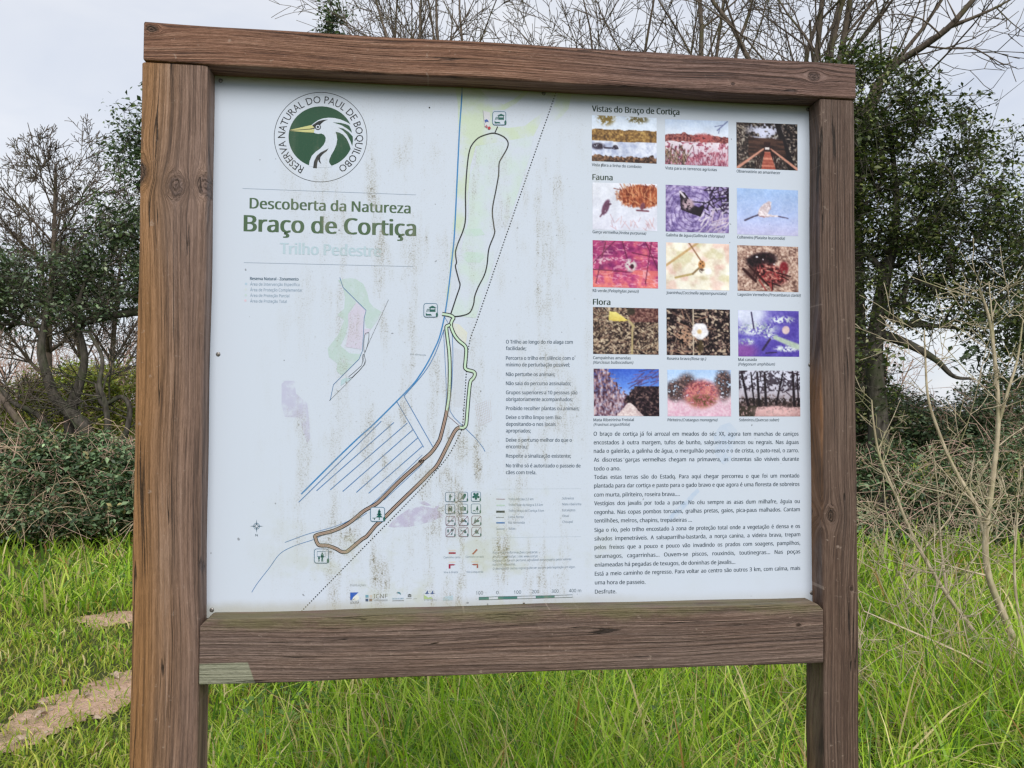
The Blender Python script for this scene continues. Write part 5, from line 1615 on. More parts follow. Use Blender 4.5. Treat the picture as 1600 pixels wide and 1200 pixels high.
# crumbs of earth, pebbles and leaf litter on the path
n = 5000
x, y, d, s = wedge(n, 3.0, 6.6)
jx, jy = rng.normal(0, 0.05, n), rng.normal(0, 0.05, n)
k = inside(path_poly, x+jx, y+jy) | inside(patch_poly, x+jx, y+jy)
x, y = x[k], y[k]
cen = np.stack([x, y, rng.uniform(0.008, 0.022, len(x))], 1)
lv, lf = leaves(cen, np.exp(rng.normal(-4.3, 0.45, (len(x), 1))), rng, 0.6, 0.75)
litter = link('path_litter', np_mesh('path_litter', lv, lf, False, np.repeat(pick_cols(len(x), rng, [(0.42, 0.30, 0.22), (0.26, 0.17, 0.11), (0.55, 0.46, 0.38), (0.16, 0.17, 0.06)], (3, 2, 3, 1)), 4, axis=0)), M['grass'])
litter['kind'] = 'stuff'

# ---- tree builders --------------------------------------------------------
def skeleton(trunks, targets, rng, step=0.3, wob=0.10):
    """trunks: list of point lists; each target is tied to the nearest wood already grown"""
    nodes, par, spans = [], [], []
    for tr in trunks:
        P = smooth_open(np.array(tr, float), 6)
        j0 = int(np.argmin(np.linalg.norm(np.array(nodes)-P[0], axis=1))) if nodes else -1
        s0 = len(nodes)
        for i, p in enumerate(P):
            par.append(len(nodes)-1 if i else j0)
            nodes.append(p)
        spans.append((s0, len(nodes), j0))
    n_tr = len(nodes)
    allow = [max(0.0, i-0.0) for i in range(n_tr)]
    N = np.array(nodes)
    top = N[:n_tr].mean(0)
    order = np.argsort(np.linalg.norm(np.asarray(targets)-top, axis=1))
    start_ok = np.ones(n_tr, bool)
    zmin = N[:n_tr, 2].min()
    zmax = N[:n_tr, 2].max()
    start_ok[N[:n_tr, 2] < zmin+0.45*(zmax-zmin)] = False
    if not start_ok.any():
        start_ok[-1] = True
    ok = list(start_ok)
    ends = []
    arr = list(nodes)
    for ti in order:
        tg = np.asarray(targets[ti])
        A = np.array(arr)
        dv = tg-A
        dist = np.linalg.norm(dv, axis=1)
        cost = dist+np.where(np.array(ok), 0, 1e6)+np.clip(-(dv[:, 2]), 0, None)*0.6
        j = int(np.argmin(cost))
        L = dist[j]
        k = max(2, int(L/step)+1)
        p0 = arr[j]
        mid = rng.normal(0, wob*L*0.6, 3)
        prev = j
        for q in range(1, k+1):
            t = q/k
            p = p0+(tg-p0)*t+mid*math.sin(math.pi*t)+(rng.normal(0, 0.025, 3) if q < k else 0)
            arr.append(p)
            par.append(prev)
            ok.append(True)
            prev = len(arr)-1
        ends.append(prev)
    return np.array(arr), par, ends, spans
def skeleton_tubes(N, par, tip, base_r, spans, ex=2.3):
    n = len(N)
    ch = [0]*n
    for p in par:
        if p >= 0:
            ch[p] += 1
    acc = np.zeros(n)
    rad = np.zeros(n)
    kids = [[] for _ in range(n)]
    for i, p in enumerate(par):
        if p >= 0:
            kids[p].append(i)
    for i in range(n-1, -1, -1):
        if not kids[i]:
            acc[i] = tip**ex
        else:
            acc[i] = sum(acc[k] for k in kids[i])*1.0
        rad[i] = acc[i]**(1/ex)
    mx = rad.max()
    rad = tip+(rad-tip)*(base_r-tip)/(mx-tip+1e-9)
    fixed = {}
    for s0, s1, j0 in spans:
        r0 = base_r if j0 < 0 or N[s0][2] < 0.3 else fixed[j0]*0.72
        for i in range(s0, s1):
            t = (i-s0)/max(1, s1-s0-1)
            fixed[i] = max(tip, r0*(1-0.82*t**0.9))
    for i in range(n):
        if i in fixed:
            rad[i] = fixed[i]
        elif par[i] >= 0:
            rad[i] = max(tip*0.6, min(rad[i], rad[par[i]]*(0.97 if par[i] not in fixed else 0.6)))
    polys = []
    # chains
    for i in range(n):
        if par[i] < 0:
            starts = [(i, k) for k in kids[i]]
        elif len(kids[i]) > 1:
            starts = [(i, k) for k in kids[i]]
        else:
            continue
        for a, k in starts:
            pts, rr = [N[a]], [min(rad[a], rad[k]*1.15)]
            while True:
                pts.append(N[k])
                rr.append(rad[k])
                if len(kids[k]) != 1:
                    break
                k = kids[k][0]
            sides = 8 if rr[0] > 0.05 else (5 if rr[0] > 0.015 else 3)
            polys.append((pts, rr, sides))
    return polys
def blob_points(blobs, n, rng, shell=0.5):
    w = np.array([b[1][0]*b[1][1]*b[1][2] for b in blobs])**0.8
    pk = rng.choice(len(blobs), n, p=w/w.sum())
    v = rng.normal(size=(n, 3))
    v /= np.linalg.norm(v, axis=1, keepdims=True)
    r = rng.random(n)**(1/3*shell)
    c = np.array([b[0] for b in blobs])[pk]
    rr = np.array([b[1] for b in blobs])[pk]
    return c+v*rr*r[:, None]
OAKC = [(0.056, 0.092, 0.046), (0.098, 0.145, 0.072), (0.165, 0.22, 0.12), (0.032, 0.054, 0.028), (0.26, 0.31, 0.19)]
def leafy_tree(name, label, cat, base, trunks, blobs, n_clump, per, leaf, seed, base_r, clump_r=0.26, pal=OAKC, wts=(4, 4, 2.5, 3, 0.8), mat='oak_leaf', bark='oak_bark', group=None, shell=0.55, up=0.35, bare=0):
    rng = np.random.default_rng(seed)
    root = empty(name, (float(base[0]), float(base[1]), 0.0))
    B = np.array([base[0], base[1], 0.0])
    tg = blob_points(blobs, n_clump, rng, shell)
    tg[:, 2] = np.maximum(tg[:, 2], 0.25)
    N, par, ends, spans = skeleton(trunks, tg, rng)
    polys = skeleton_tubes(N, par, 0.004, base_r, spans)
    # twigs out of every clump
    for e_ in ends:
        for _ in range(3):
            d = rng.normal(0, 1, 3)
            d[2] += 0.3
            d /= np.linalg.norm(d)
            L = clump_r*rng.uniform(0.7, 1.5)
            p0 = N[e_]
            polys.append(([p0, p0+d*L*0.5+rng.normal(0, 0.03, 3), p0+d*L], [0.004, 0.003, 0.0015], 3))
    if bare:
        for _ in range(bare):
            i = rng.integers(len(N))
            d = rng.normal(0, 1, 3)
            d /= np.linalg.norm(d)
            L = rng.uniform(0.2, 0.7)
            p0 = N[i]
            polys.append(([p0, p0+d*L*0.5+rng.normal(0, 0.06, 3), p0+d*L+rng.normal(0, 0.1, 3)], [0.005, 0.004, 0.002], 3))
    tv, tf = tubes(polys)
    link('trunk', np_mesh('trunk', tv-B, tf, True), M[bark], root)
    cnt = np.maximum(6, rng.poisson(per, n_clump))
    idx = np.repeat(np.arange(n_clump), cnt)
    m_ = len(idx)
    sz = (clump_r*rng.uniform(0.7, 1.4, n_clump))[idx]
    v = rng.normal(size=(m_, 3))
    v /= np.linalg.norm(v, axis=1, keepdims=True)
    cen = tg[idx]+v*(sz*rng.random(m_)**0.45)[:, None]*np.array([1.15, 1.15, 0.75])
    lv, lf = leaves(cen, leaf*np.exp(rng.normal(0, 0.22, n_clump))[idx][:, None], rng, up, 0.55, v*0.6)
    tint = np.exp(rng.normal(0, 0.22, n_clump))[idx]
    cols = pick_cols(m_, rng, pal, wts)*tint[:, None]
    link('crown', np_mesh('crown', lv-B, lf, False, np.repeat(cols, 4, axis=0)), M[mat], root)
    tag(root, label, cat, group)
    return root

def grow(polys, p, d, L, r, lvl, P, R):
    n = max(3, int(L/P['seg'][min(lvl, len(P['seg'])-1)]))
    st = L/n
    pts, rr = [p], [r]
    d = list(d)
    wig = P['wig'][min(lvl, len(P['wig'])-1)]
    up = P['up'][min(lvl, len(P['up'])-1)]
    r1 = max(P['rmin'], r*P['taper'])
    dirs = [tuple(d)]
    for i in range(n):
        d[0] += R.gauss(0, wig)
        d[1] += R.gauss(0, wig)
        d[2] += R.gauss(0, wig)+up
        m_ = math.sqrt(d[0]**2+d[1]**2+d[2]**2)
        d = [q/m_ for q in d]
        p = (p[0]+d[0]*st, p[1]+d[1]*st, p[2]+d[2]*st)
        pts.append(p)
        dirs.append(tuple(d))
        rr.append(r+(r1-r)*(i+1)/n)
    polys.append((pts, rr, 7 if r > 0.05 else (5 if r > 0.016 else 3)))
    if lvl >= P['levels']:
        return
    nb = P['nb'][lvl]
    nb = max(1, int(round(nb*R.uniform(0.8, 1.2))))
    az = R.uniform(0, 6.28)
    for k in range(nb):
        t = P['t0'][lvl]+(1-P['t0'][lvl])*((k+R.uniform(0.1, 0.9))/nb)
        i = min(n, max(1, int(t*n)))
        dd = dirs[i]
        az += 2.4+R.gauss(0, 0.4)
        an = RAD(P['ang'][lvl]*R.uniform(0.7, 1.3))
        ref = (0, 0, 1) if abs(dd[2]) < 0.9 else (1, 0, 0)
        a = (dd[1]*ref[2]-dd[2]*ref[1], dd[2]*ref[0]-dd[0]*ref[2], dd[0]*ref[1]-dd[1]*ref[0])
        m_ = math.sqrt(a[0]**2+a[1]**2+a[2]**2)
        a = (a[0]/m_, a[1]/m_, a[2]/m_)
        b_ = (dd[1]*a[2]-dd[2]*a[1], dd[2]*a[0]-dd[0]*a[2], dd[0]*a[1]-dd[1]*a[0])
        ca, sa = math.cos(az), math.sin(az)
        nd = [dd[q]*math.cos(an)+(a[q]*ca+b_[q]*sa)*math.sin(an) for q in range(3)]
        if 'flat' in P:
            nd[1] *= P['flat']
        LL = L*P['ratio'][lvl]*(1.15-0.6*t)*R.uniform(0.75, 1.25)
        if LL < 0.05:
            continue
        grow(polys, pts[i], nd, LL, max(P['rmin'], rr[i]*P['rr']*R.uniform(0.8, 1.0)), lvl+1, P, R)
def bare_tree(name, label, cat, base, stems, P, seed, bark, group=None, part='trunk', scale=1.0):
    """stems: list of (start xyz relative to base, direction, length, radius). Wood and the fine twigs are two parts."""
    R = random.Random(seed)
    polys = []
    for s0, d, L, r in stems:
        m_ = math.sqrt(sum(q*q for q in d))
        grow(polys, tuple(s0), tuple(q/m_ for q in d), L, r, 0, P, R)
    root = empty(name, (float(base[0]), float(base[1]), 0.0))
    big = [q for q in polys if q[1][0] >= P.get('split', 0.012)]
    fine = [q for q in polys if q[1][0] < P.get('split', 0.012)]
    if big:
        v, f = tubes(big)
        link('trunk', np_mesh('trunk', v, f, True), M[bark], root)
    if fine:
        v, f = tubes(fine)
        link('twigs', np_mesh('twigs', v, f, True), M[P.get('twig', bark)], root)['kind'] = 'stuff'
    tag(root, label, cat, group)
    return root

# ---- evergreen oaks --------------------------------------------------------
def blob(u, v, d, ru, rv, rd=None):
    """crown lobe centred on a pixel d metres away, radii given in pixels"""
    k = d/FPX
    return (V(u, v, d), (ru*k, (rd if rd else (ru+rv)/2)*k, rv*k))
def tr(pts):
    return [V(u, v, d) for u, v, d in pts]
def at_base(u, d):
    q = V(u, 640, d)
    return np.array([q[0], q[1]])

# left: big oak whose trunk stands behind the left post
b = at_base(300, 10.5)
leafy_tree('cork_oak', 'dark evergreen oak behind the left post, thick black limb low down', 'tree', b,
           [[(b[0], b[1], -0.1)]+tr([(300, 600, 10.5), (292, 520, 10.5), (280, 430, 10.4), (285, 330, 10.4), (290, 240, 10.4)]),
            tr([(292, 520, 10.5), (250, 492, 10.3), (215, 487, 10.2), (170, 495, 10.0), (125, 508, 9.9), (85, 522, 9.8)]),
            tr([(285, 440, 10.4), (240, 420, 10.3), (190, 440, 10.2)])],
           [blob(255, 320, 10.4, 100, 110), blob(320, 220, 10.6, 95, 100), blob(205, 400, 10.2, 75, 85), blob(300, 430, 10.6, 110, 80), blob(225, 200, 10.5, 28, 70), blob(150, 470, 9.9, 70, 30), blob(360, 320, 10.6, 90, 120)],
           560, 50, 0.058, 21, 0.20, 0.25, bare=300, shell=0.8)
# left: twin leaning trunks in full view
b = at_base(128, 9.6)
leafy_tree('cork_oak', 'evergreen oak with two crooked dark trunks above the brambles', 'tree', b,
           [[(b[0], b[1], -0.1)]+tr([(135, 690, 9.6), (120, 655, 9.6), (88, 625, 9.6), (73, 585, 9.6), (64, 545, 9.6), (72, 490, 9.7), (85, 430, 9.8), (95, 370, 9.8)]),
            [(b[0]-0.12, b[1]+0.2, -0.1)]+tr([(112, 690, 9.8), (111, 640, 9.8), (124, 600, 9.8), (132, 555, 9.8), (120, 490, 9.8), (140, 420, 9.8)])],
           [blob(60, 430, 9.8, 75, 45), blob(120, 460, 9.7, 70, 55), blob(15, 470, 9.9, 60, 50), blob(-40, 430, 10.0, 70, 60), blob(130, 400, 10.0, 55, 35)],
           190, 30, 0.055, 22, 0.105, 0.24, bare=220)
# left edge, beyond the frame
b = at_base(-190, 10.0)
leafy_tree('cork_oak', 'evergreen oak at the outer end of the bramble bank', 'tree', b,
           [[(b[0], b[1], -0.1)]+tr([(-190, 600, 10.0), (-175, 500, 10.0), (-150, 400, 10.0)])],
           [blob(-150, 380, 10.0, 110, 110), blob(-230, 450, 10.2, 100, 90), blob(-60, 480, 10.0, 60, 45)], 240, 80, 0.062, 23, 0.15, 0.27, bare=120)
# right: oak with the sky gap under its crown
b = at_base(1372, 8.6)
leafy_tree('cork_oak', 'evergreen oak beside the right post, sky gap beneath its crown', 'tree', b,
           [[(b[0], b[1], -0.1)]+tr([(1372, 660, 8.6), (1366, 560, 8.6), (1374, 480, 8.6), (1386, 420, 8.6), (1396, 385, 8.6), (1400, 300, 8.6), (1390, 200, 8.6)]),
            tr([(1388, 410, 8.6), (1420, 375, 8.5), (1455, 362, 8.5), (1490, 378, 8.4)]),
            tr([(1372, 520, 8.6), (1420, 538, 8.4), (1462, 562, 8.3), (1490, 588, 8.3), (1522, 592, 8.3)]),
            tr([(1386, 430, 8.6), (1350, 395, 8.6), (1320, 400, 8.6)]),
            tr([(1374, 480, 8.6), (1410, 505, 8.5), (1470, 510, 8.4), (1540, 520, 8.4)])],
           [blob(1370, 170, 8.6, 85, 85), blob(1335, 110, 8.6, 50, 48), blob(1430, 230, 8.6, 105, 85), blob(1520, 300, 8.5, 85, 85), blob(1400, 330, 8.6, 110, 70), blob(1500, 395, 8.4, 100, 65), blob(1360, 470, 8.6, 60, 50), blob(1470, 480, 8.4, 90, 42), blob(1270, 260, 8.8, 110, 120), blob(1330, 575, 8.7, 62, 75), blob(1560, 225, 8.6, 45, 35), blob(1570, 470, 8.4, 60, 80), blob(1590, 380, 8.4, 60, 80), blob(1420, 420, 8.5, 90, 60), blob(1370, 640, 8.8, 70, 40)],
           1000, 38, 0.050, 24, 0.125, 0.19, bare=420, shell=0.7,
           pal=[(0.05, 0.075, 0.024), (0.085, 0.115, 0.036), (0.14, 0.165, 0.05), (0.030, 0.047, 0.018), (0.20, 0.21, 0.08)])
# right edge: ivy-clad dark tree
b = at_base(1640, 10.2)
leafy_tree('ivy_clad_tree', 'dense dark evergreen tree right of the sky gap', 'tree', b,
           [[(b[0], b[1], -0.1)]+tr([(1640, 600, 10.2), (1635, 500, 10.2), (1640, 400, 10.2)])],
           [blob(1600, 560, 10.2, 62, 110), blob(1640, 450, 10.2, 85, 85), blob(1690, 540, 10.2, 90, 140), blob(1560, 640, 10.0, 50, 45), blob(1700, 380, 10.3, 90, 80)],
           330, 62, 0.058, 25, 0.15, 0.27, bare=100)
# narrow ivy-covered top above the top rail
b = at_base(512, 15.0)
leafy_tree('ivy_clad_tree', 'narrow ivy-clad tree top rising above the top rail', 'tree', b,
           [[(b[0], b[1], -0.1)]+tr([(514, 500, 15.0), (510, 300, 15.0), (512, 150, 15.0), (514, 20, 15.0)])],
           [blob(512, 30, 15.0, 26, 45), blob(508, 120, 15.0, 36, 80), blob(514, 260, 15.0, 42, 110), blob(514, 430, 15.0, 40, 110)], 190, 70, 0.075, 26, 0.16, 0.24, shell=0.8)
# low dark bushes under the right oak
def bush(name, label, u, d, blobs, n, per, leaf, seed, pal, wts, mat='bramble_leaf', bark='twig_brown', clump=0.2, bare=0, up=0.45, group=None, cat='bush', shell=0.5, canes=0, cane_mat='cane'):
    rng = np.random.default_rng(seed)
    b = at_base(u, d)
    ct = np.mean([q[0] for q in blobs], axis=0)
    root = leafy_tree(name, label, cat, b, [[(b[0], b[1], -0.05), (b[0], b[1], 0.15), (ct[0], ct[1], max(0.3, ct[2]*0.6))]], blobs, n, per, leaf, seed, 0.03, clump, pal, wts, mat, bark, group, shell, up, bare)
    for ch in root.children:
        if ch.name.startswith('trunk'):
            ch.name = 'stems'
        else:
            ch.name = 'foliage'
    if canes:
        polys = []
        for _ in range(canes):
            bl = blobs[rng.integers(len(blobs))]
            c, r = np.array(bl[0]), np.array(bl[1])
            a = rng.uniform(0, 6.28)
            p0 = c+np.array([math.cos(a)*r[0]*0.7, math.sin(a)*r[1]*0.7, 0.0])
            p0[2] = rng.uniform(0.1, c[2]+r[2]*0.6)
            a2 = rng.uniform(0, 6.28)
            L = rng.uniform(0.5, 1.5)
            dx = np.array([math.cos(a2), math.sin(a2)*0.5, 0.0])
            rise = rng.uniform(0.1, 0.6)
            pts = []
            for t in np.linspace(0, 1, 7):
                p = p0+dx*L*t
                p[2] = max(0.03, p0[2]+rise*4*t*(1-t)*0.6+rise*0.3*t-0.25*t*t)
                pts.append(p+rng.normal(0, 0.012, 3))
            polys.append((pts, list(np.linspace(0.0045, 0.002, 7)), 4))
        v, f = tubes(polys)
        link('canes', np_mesh('canes', v-np.array([b[0], b[1], 0]), f, True), M[cane_mat], root)['kind'] = 'stuff'
    return root
BRC = [(0.065, 0.115, 0.055), (0.11, 0.175, 0.085), (0.20, 0.28, 0.15), (0.04, 0.07, 0.035), (0.22, 0.19, 0.09)]
YGC = [(0.34, 0.40, 0.07), (0.46, 0.48, 0.09), (0.22, 0.28, 0.06), (0.46, 0.40, 0.12)]
LBL = ['bramble bank below the crooked oak trunks, dark leaves and dry canes', 'bramble mound beside the left post, glossy dark green leaves', 'bramble bank at the left edge laced with pale dead canes']
bush('bramble_bush', LBL[0], 95, 8.6, [blob(95, 770, 8.6, 95, 80, 90), blob(40, 740, 9.0, 80, 75, 80), blob(150, 750, 8.9, 70, 75, 80), blob(90, 800, 8.2, 90, 40, 45)], 330, 85, 0.052, 31, BRC, (4, 4, 2.4, 3, 0.8), clump=0.17, canes=150, bare=150)
bush('bramble_bush', LBL[1], 245, 8.7, [blob(200, 770, 8.6, 70, 75, 80), blob(275, 745, 8.9, 80, 80, 90), blob(210, 815, 8.2, 60, 38, 45), blob(360, 760, 9.0, 80, 85, 80)], 300, 85, 0.052, 32, BRC, (4, 4, 2.4, 3, 0.8), clump=0.17, canes=80, bare=100)
bush('bramble_bush', LBL[2], -60, 8.9, [blob(-30, 760, 8.8, 80, 80, 80), blob(-120, 750, 8.9, 90, 85, 90), blob(0, 810, 8.3, 60, 40, 45), blob(-210, 760, 9.0, 90, 85, 90)], 260, 70, 0.052, 33, BRC, (4, 4, 2.4, 3, 1.6), clump=0.17, canes=220, bare=180)
bush('bramble_bush', 'bramble bank behind the board, hidden below the panel', 640, 9.0, [blob(470, 770, 9.0, 90, 85, 90), blob(620, 760, 9.2, 110, 90, 90), blob(780, 770, 9.0, 100, 85, 90), blob(930, 765, 9.0, 100, 85, 90)], 300, 60, 0.056, 34, BRC, (4, 4, 2.4, 3, 0.8), clump=0.2, canes=60)
bush('bramble_bush', 'bramble mound beside the right post behind the pale saplings', 1380, 8.6, [blob(1370, 770, 8.6, 75, 80, 80), blob(1290, 765, 8.8, 80, 85, 80), blob(1440, 780, 8.4, 70, 70, 70), blob(1380, 830, 8.0, 70, 38, 45), blob(1180, 765, 8.9, 90, 85, 80)], 320, 85, 0.048, 35, BRC, (4, 4, 2.2, 3, 1.0), clump=0.17, canes=60, bare=120, cane_mat='twig_brown')
bush('bramble_bush', 'bramble bank right of the saplings under the dense tree', 1550, 8.5, [blob(1530, 770, 8.5, 75, 85, 80), blob(1610, 760, 8.6, 80, 90, 80), blob(1500, 825, 8.0, 70, 40, 45), blob(1590, 820, 8.0, 80, 42, 45), blob(1700, 770, 8.6, 90, 85, 80)], 320, 80, 0.048, 36, BRC, (4, 4, 2.2, 3, 1.0), clump=0.17, canes=70, bare=120, cane_mat='twig_brown')
bush('evergreen_bush', 'low dark bush under the oak just below the sky gap', 1450, 9.6, [blob(1400, 660, 9.6, 70, 45, 60), blob(1480, 672, 9.6, 80, 45, 60), blob(1540, 660, 9.7, 60, 50, 60), blob(1340, 650, 9.7, 60, 60, 60)], 210, 75, 0.055, 37, OAKC, (4, 3, 1.5, 4, 0.3), mat='oak_leaf', clump=0.22, bare=100)
bush('yellow_green_bush', 'yellow-green bush seen between the crooked oak trunks', 140, 12.0, [blob(130, 632, 12.0, 60, 55, 55), blob(70, 645, 12.2, 50, 45, 50), blob(185, 622, 12.2, 45, 60, 50), blob(100, 610, 12.0, 60, 40, 40)], 280, 60, 0.06, 38, YGC, (3, 2, 3, 1), clump=0.24, bare=160)
bush('yellow_green_bush', 'yellow-green bush at the left edge behind the bramble bank', 10, 12.4, [blob(15, 640, 12.4, 60, 45, 50), blob(-60, 640, 12.4, 60, 50, 50)], 110, 50, 0.06, 39, YGC, (3, 2, 3, 1), clump=0.24, bare=160)

# ---- bare trees --------------------------------------------------------------
ASH = dict(levels=4, seg=(0.5, 0.4, 0.28, 0.2, 0.15), wig=(0.035, 0.06, 0.08, 0.10, 0.12), up=(0.02, 0.05, 0.05, 0.04, 0.02), taper=0.16, rmin=0.006,
           nb=(11, 8, 6, 4), t0=(0.3, 0.2, 0.2, 0.2), ang=(42, 40, 40, 42), ratio=(0.52, 0.52, 0.48, 0.45), rr=0.62, split=0.016, twig='ash_bark')
b = at_base(70, 14.5)
bare_tree('bare_tree', 'slender bare tree with a rounded fan of fine twigs above the left oaks', 'tree', b, [((0, 0, -0.1), (-0.02, 0, 1), 6.3, 0.11)], dict(ASH, nb=(20, 9, 6, 3), t0=(0.38, 0.15, 0.2, 0.2), ratio=(0.40, 0.5, 0.5, 0.5), ang=(52, 42, 40, 40), wig=(0.02, 0.06, 0.08, 0.10, 0.12), up=(0.02, 0.07, 0.06, 0.04, 0.02)), 51, 'ash_bark')
b = at_base(165, 16.5)
bare_tree('bare_tree', 'lower bare twiggy tree between the slender one and the left post', 'tree', b, [((0, 0, -0.1), (0.05, 0, 1), 5.6, 0.09), ((0.02, 0, 0.9), (-0.30, 0, 1), 4.2, 0.06)], dict(ASH, nb=(14, 8, 6, 3), t0=(0.35, 0.15, 0.2, 0.2), ratio=(0.45, 0.5, 0.5, 0.5)), 52, 'ash_bark')
TALL = dict(ASH, nb=(13, 8, 6, 4), t0=(0.32, 0.2, 0.18, 0.15), ratio=(0.46, 0.52, 0.5, 0.5), ang=(40, 38, 38, 40))
def fan(z0, n, spread, L, r, R, lean=0.0):
    out_ = []
    for k in range(n):
        q = -spread+2*spread*(k+R.uniform(0.2, 0.8))/n+lean
        out_.append(((R.gauss(0, 0.05), R.gauss(0, 0.05), z0*R.uniform(0.75, 1.05)), (q, R.gauss(0, 0.25), 1.0), L*R.uniform(0.8, 1.15), r*R.uniform(0.7, 1.15)))
    return out_
CROWN = dict(ASH, levels=3, nb=(7, 6, 4), t0=(0.2, 0.15, 0.15), ang=(38, 40, 40), ratio=(0.5, 0.5, 0.5), wig=(0.07, 0.09, 0.10, 0.12), up=(0.03, 0.04, 0.03, 0.02), rr=0.58)
for u_, d_, trunk, zf, n_, sp_, L_f, r_f, sd, lb in (
        (695, 14.5, (7.5, 0.15), 5.6, 6, 0.66, 6.2, 0.06, 53, 'bare tree whose broad crown tops the middle of the rail'),
        (600, 17.0, (9.0, 0.10), 7.5, 3, 0.4, 5.0, 0.045, 54, 'thin bare tree beside the ivy-clad tree top'),
        (995, 15.0, (7.0, 0.12), 6.0, 5, 0.75, 5.6, 0.05, 55, 'bare tree with spreading limbs right of the broad crown'),
        (1130, 14.0, (11.5, 0.12), 5.0, 3, 0.3, 7.5, 0.075, 56, 'slim-stemmed bare tree above the panel headings'),
        (1255, 12.0, (8.0, 0.11), 5.4, 7, 0.42, 6.0, 0.06, 57, 'many-stemmed bare tree fanning out above the right post')):
    R_ = random.Random(sd)
    b = at_base(u_, d_)
    st = [((0, 0, -0.1), (0.03, 0, 1), trunk[0], trunk[1])]+fan(zf, n_, sp_, L_f, r_f, R_, 0.22 if sd == 57 else 0.0)
    bare_tree('bare_tree', lb, 'tree', b, st, CROWN, sd, 'ash_bark')
# the long limb reaching over the right oak
p0, p1 = V(1400, 100, 9.4), V(1570, -12, 8.8)
b = at_base(1345, 9.8)
lim = []
R_ = random.Random(5)
root = empty('bare_tree', (float(b[0]), float(b[1]), 0.0))
Bv = np.array([b[0], b[1], 0.0])
polys = [([np.array([b[0], b[1], -0.1])]+tr([(1340, 520, 9.8), (1335, 360, 9.8), (1345, 220, 9.7), (1372, 130, 9.6)]), [0.12, 0.11, 0.10, 0.085, 0.07], 7)]
limb = smooth_open(np.array(tr([(1372, 130, 9.6), (1400, 100, 9.5), (1440, 74, 9.3), (1480, 45, 9.1), (1510, 12, 9.0), (1545, -30, 8.9), (1580, -80, 8.9)])), 3)
polys.append((list(limb), list(np.linspace(0.05, 0.022, len(limb))), 6))
for br_, r0 in (([(1482, 42, 9.1), (1520, 28, 9.0), (1560, 10, 8.9), (1600, -12, 8.9), (1650, -30, 8.9)], 0.026), ([(1445, 72, 9.3), (1480, 76, 9.1), (1520, 76, 9.0), (1545, 88, 9.0), (1568, 100, 9.0), (1582, 97, 9.0)], 0.013),
                ([(1430, 78, 9.3), (1440, 100, 9.3), (1455, 120, 9.3), (1466, 124, 9.3), (1468, 113, 9.3)], 0.009), ([(1400, 96, 9.5), (1420, 98, 9.4), (1438, 95, 9.4)], 0.008), ([(1470, 55, 9.1), (1440, 30, 9.1), (1400, 22, 9.2), (1380, 28, 9.2)], 0.012),
                ([(1495, 30, 9.0), (1475, -10, 9.0)], 0.012), ([(1555, 10, 8.9), (1580, 35, 8.9), (1600, 50, 8.9)], 0.008)):
    P_ = smooth_open(np.array(tr(br_)), 3) if len(br_) > 2 else np.array(tr(br_))
    polys.append((list(P_), list(np.linspace(r0, 0.004, len(P_))), 5))
    for k in range(9):
        i = R_.randrange(max(1, len(P_)//4), len(P_))
        d = np.array([R_.gauss(0, 1), R_.gauss(0, 0.6), R_.gauss(0.1, 0.9)])
        d /= np.linalg.norm(d)
        L = R_.uniform(0.1, 0.34)
        q = P_[i]
        polys.append(([q, q+d*L*0.5+np.array([0, 0, -0.02]), q+d*L+np.array([0.02, 0, 0.05])], [0.006, 0.0045, 0.0035], 3))
v, f = tubes(polys)
link('trunk', np_mesh('trunk', v-Bv, f, True), M['ash_bark'], root)
tag(root, 'bare tree with one long limb reaching over the right oak', 'tree')

# leaning dead trunks at the left
for pts, r0, lb in (([(88, 712, 9.2), (60, 690, 9.2), (35, 665, 9.2), (10, 632, 9.2), (-10, 600, 9.3), (-25, 540, 9.4)], 0.06, 'pale leaning trunk rising left out of the brambles'),
                    ([(82, 690, 9.9), (66, 655, 9.9), (45, 640, 9.9), (22, 630, 9.9), (-5, 600, 10.0)], 0.05, 'dark leaning trunk behind the pale leaning one'),
                    ([(166, 705, 9.4), (168, 660, 9.4), (163, 625, 9.4), (155, 600, 9.4), (160, 560, 9.5), (140, 520, 9.6)], 0.045, 'thin black upright trunk beside the left post'),
                    ([(190, 705, 9.8), (196, 680, 9.8), (203, 640, 9.8), (190, 620, 9.8), (160, 632, 9.7), (150, 600, 9.7)], 0.045, 'crooked black branch doubling back beside the left post')):
    P_ = tr(pts)
    b = np.array([P_[0][0], P_[0][1], 0.0])
    P_ = smooth_open(np.array([[b[0], b[1], -0.05]]+P_), 5)
    root = empty('leaning_tree', tuple(b))
    polys = [(list(P_-b), list(np.linspace(r0, r0*0.45, len(P_))), 7)]
    R_ = random.Random(int(r0*1000)+len(lb))
    pp = dict(ASH, levels=2, nb=(5, 3), t0=(0.1, 0.1), ratio=(0.6, 0.6), wig=(0.14, 0.16, 0.18), up=(0.03, 0.03, 0.02))
    for k in range(5):
        i = R_.randrange(len(P_)//3, len(P_))
        d = (R_.gauss(0, 1), R_.gauss(0, 0.7), R_.gauss(0.5, 0.7))
        m_ = math.sqrt(sum(q*q for q in d))
        grow(polys, tuple(P_[i]-b), tuple(q/m_ for q in d), R_.uniform(0.4, 1.0), 0.013, 0, pp, R_)
    v, f = tubes(polys)
    link('trunk', np_mesh('trunk', v, f, True), M['ash_bark' if lb.startswith('pale') else 'oak_bark'], root)
    tag(root, lb, 'tree', 'leaning trunks in the brambles')

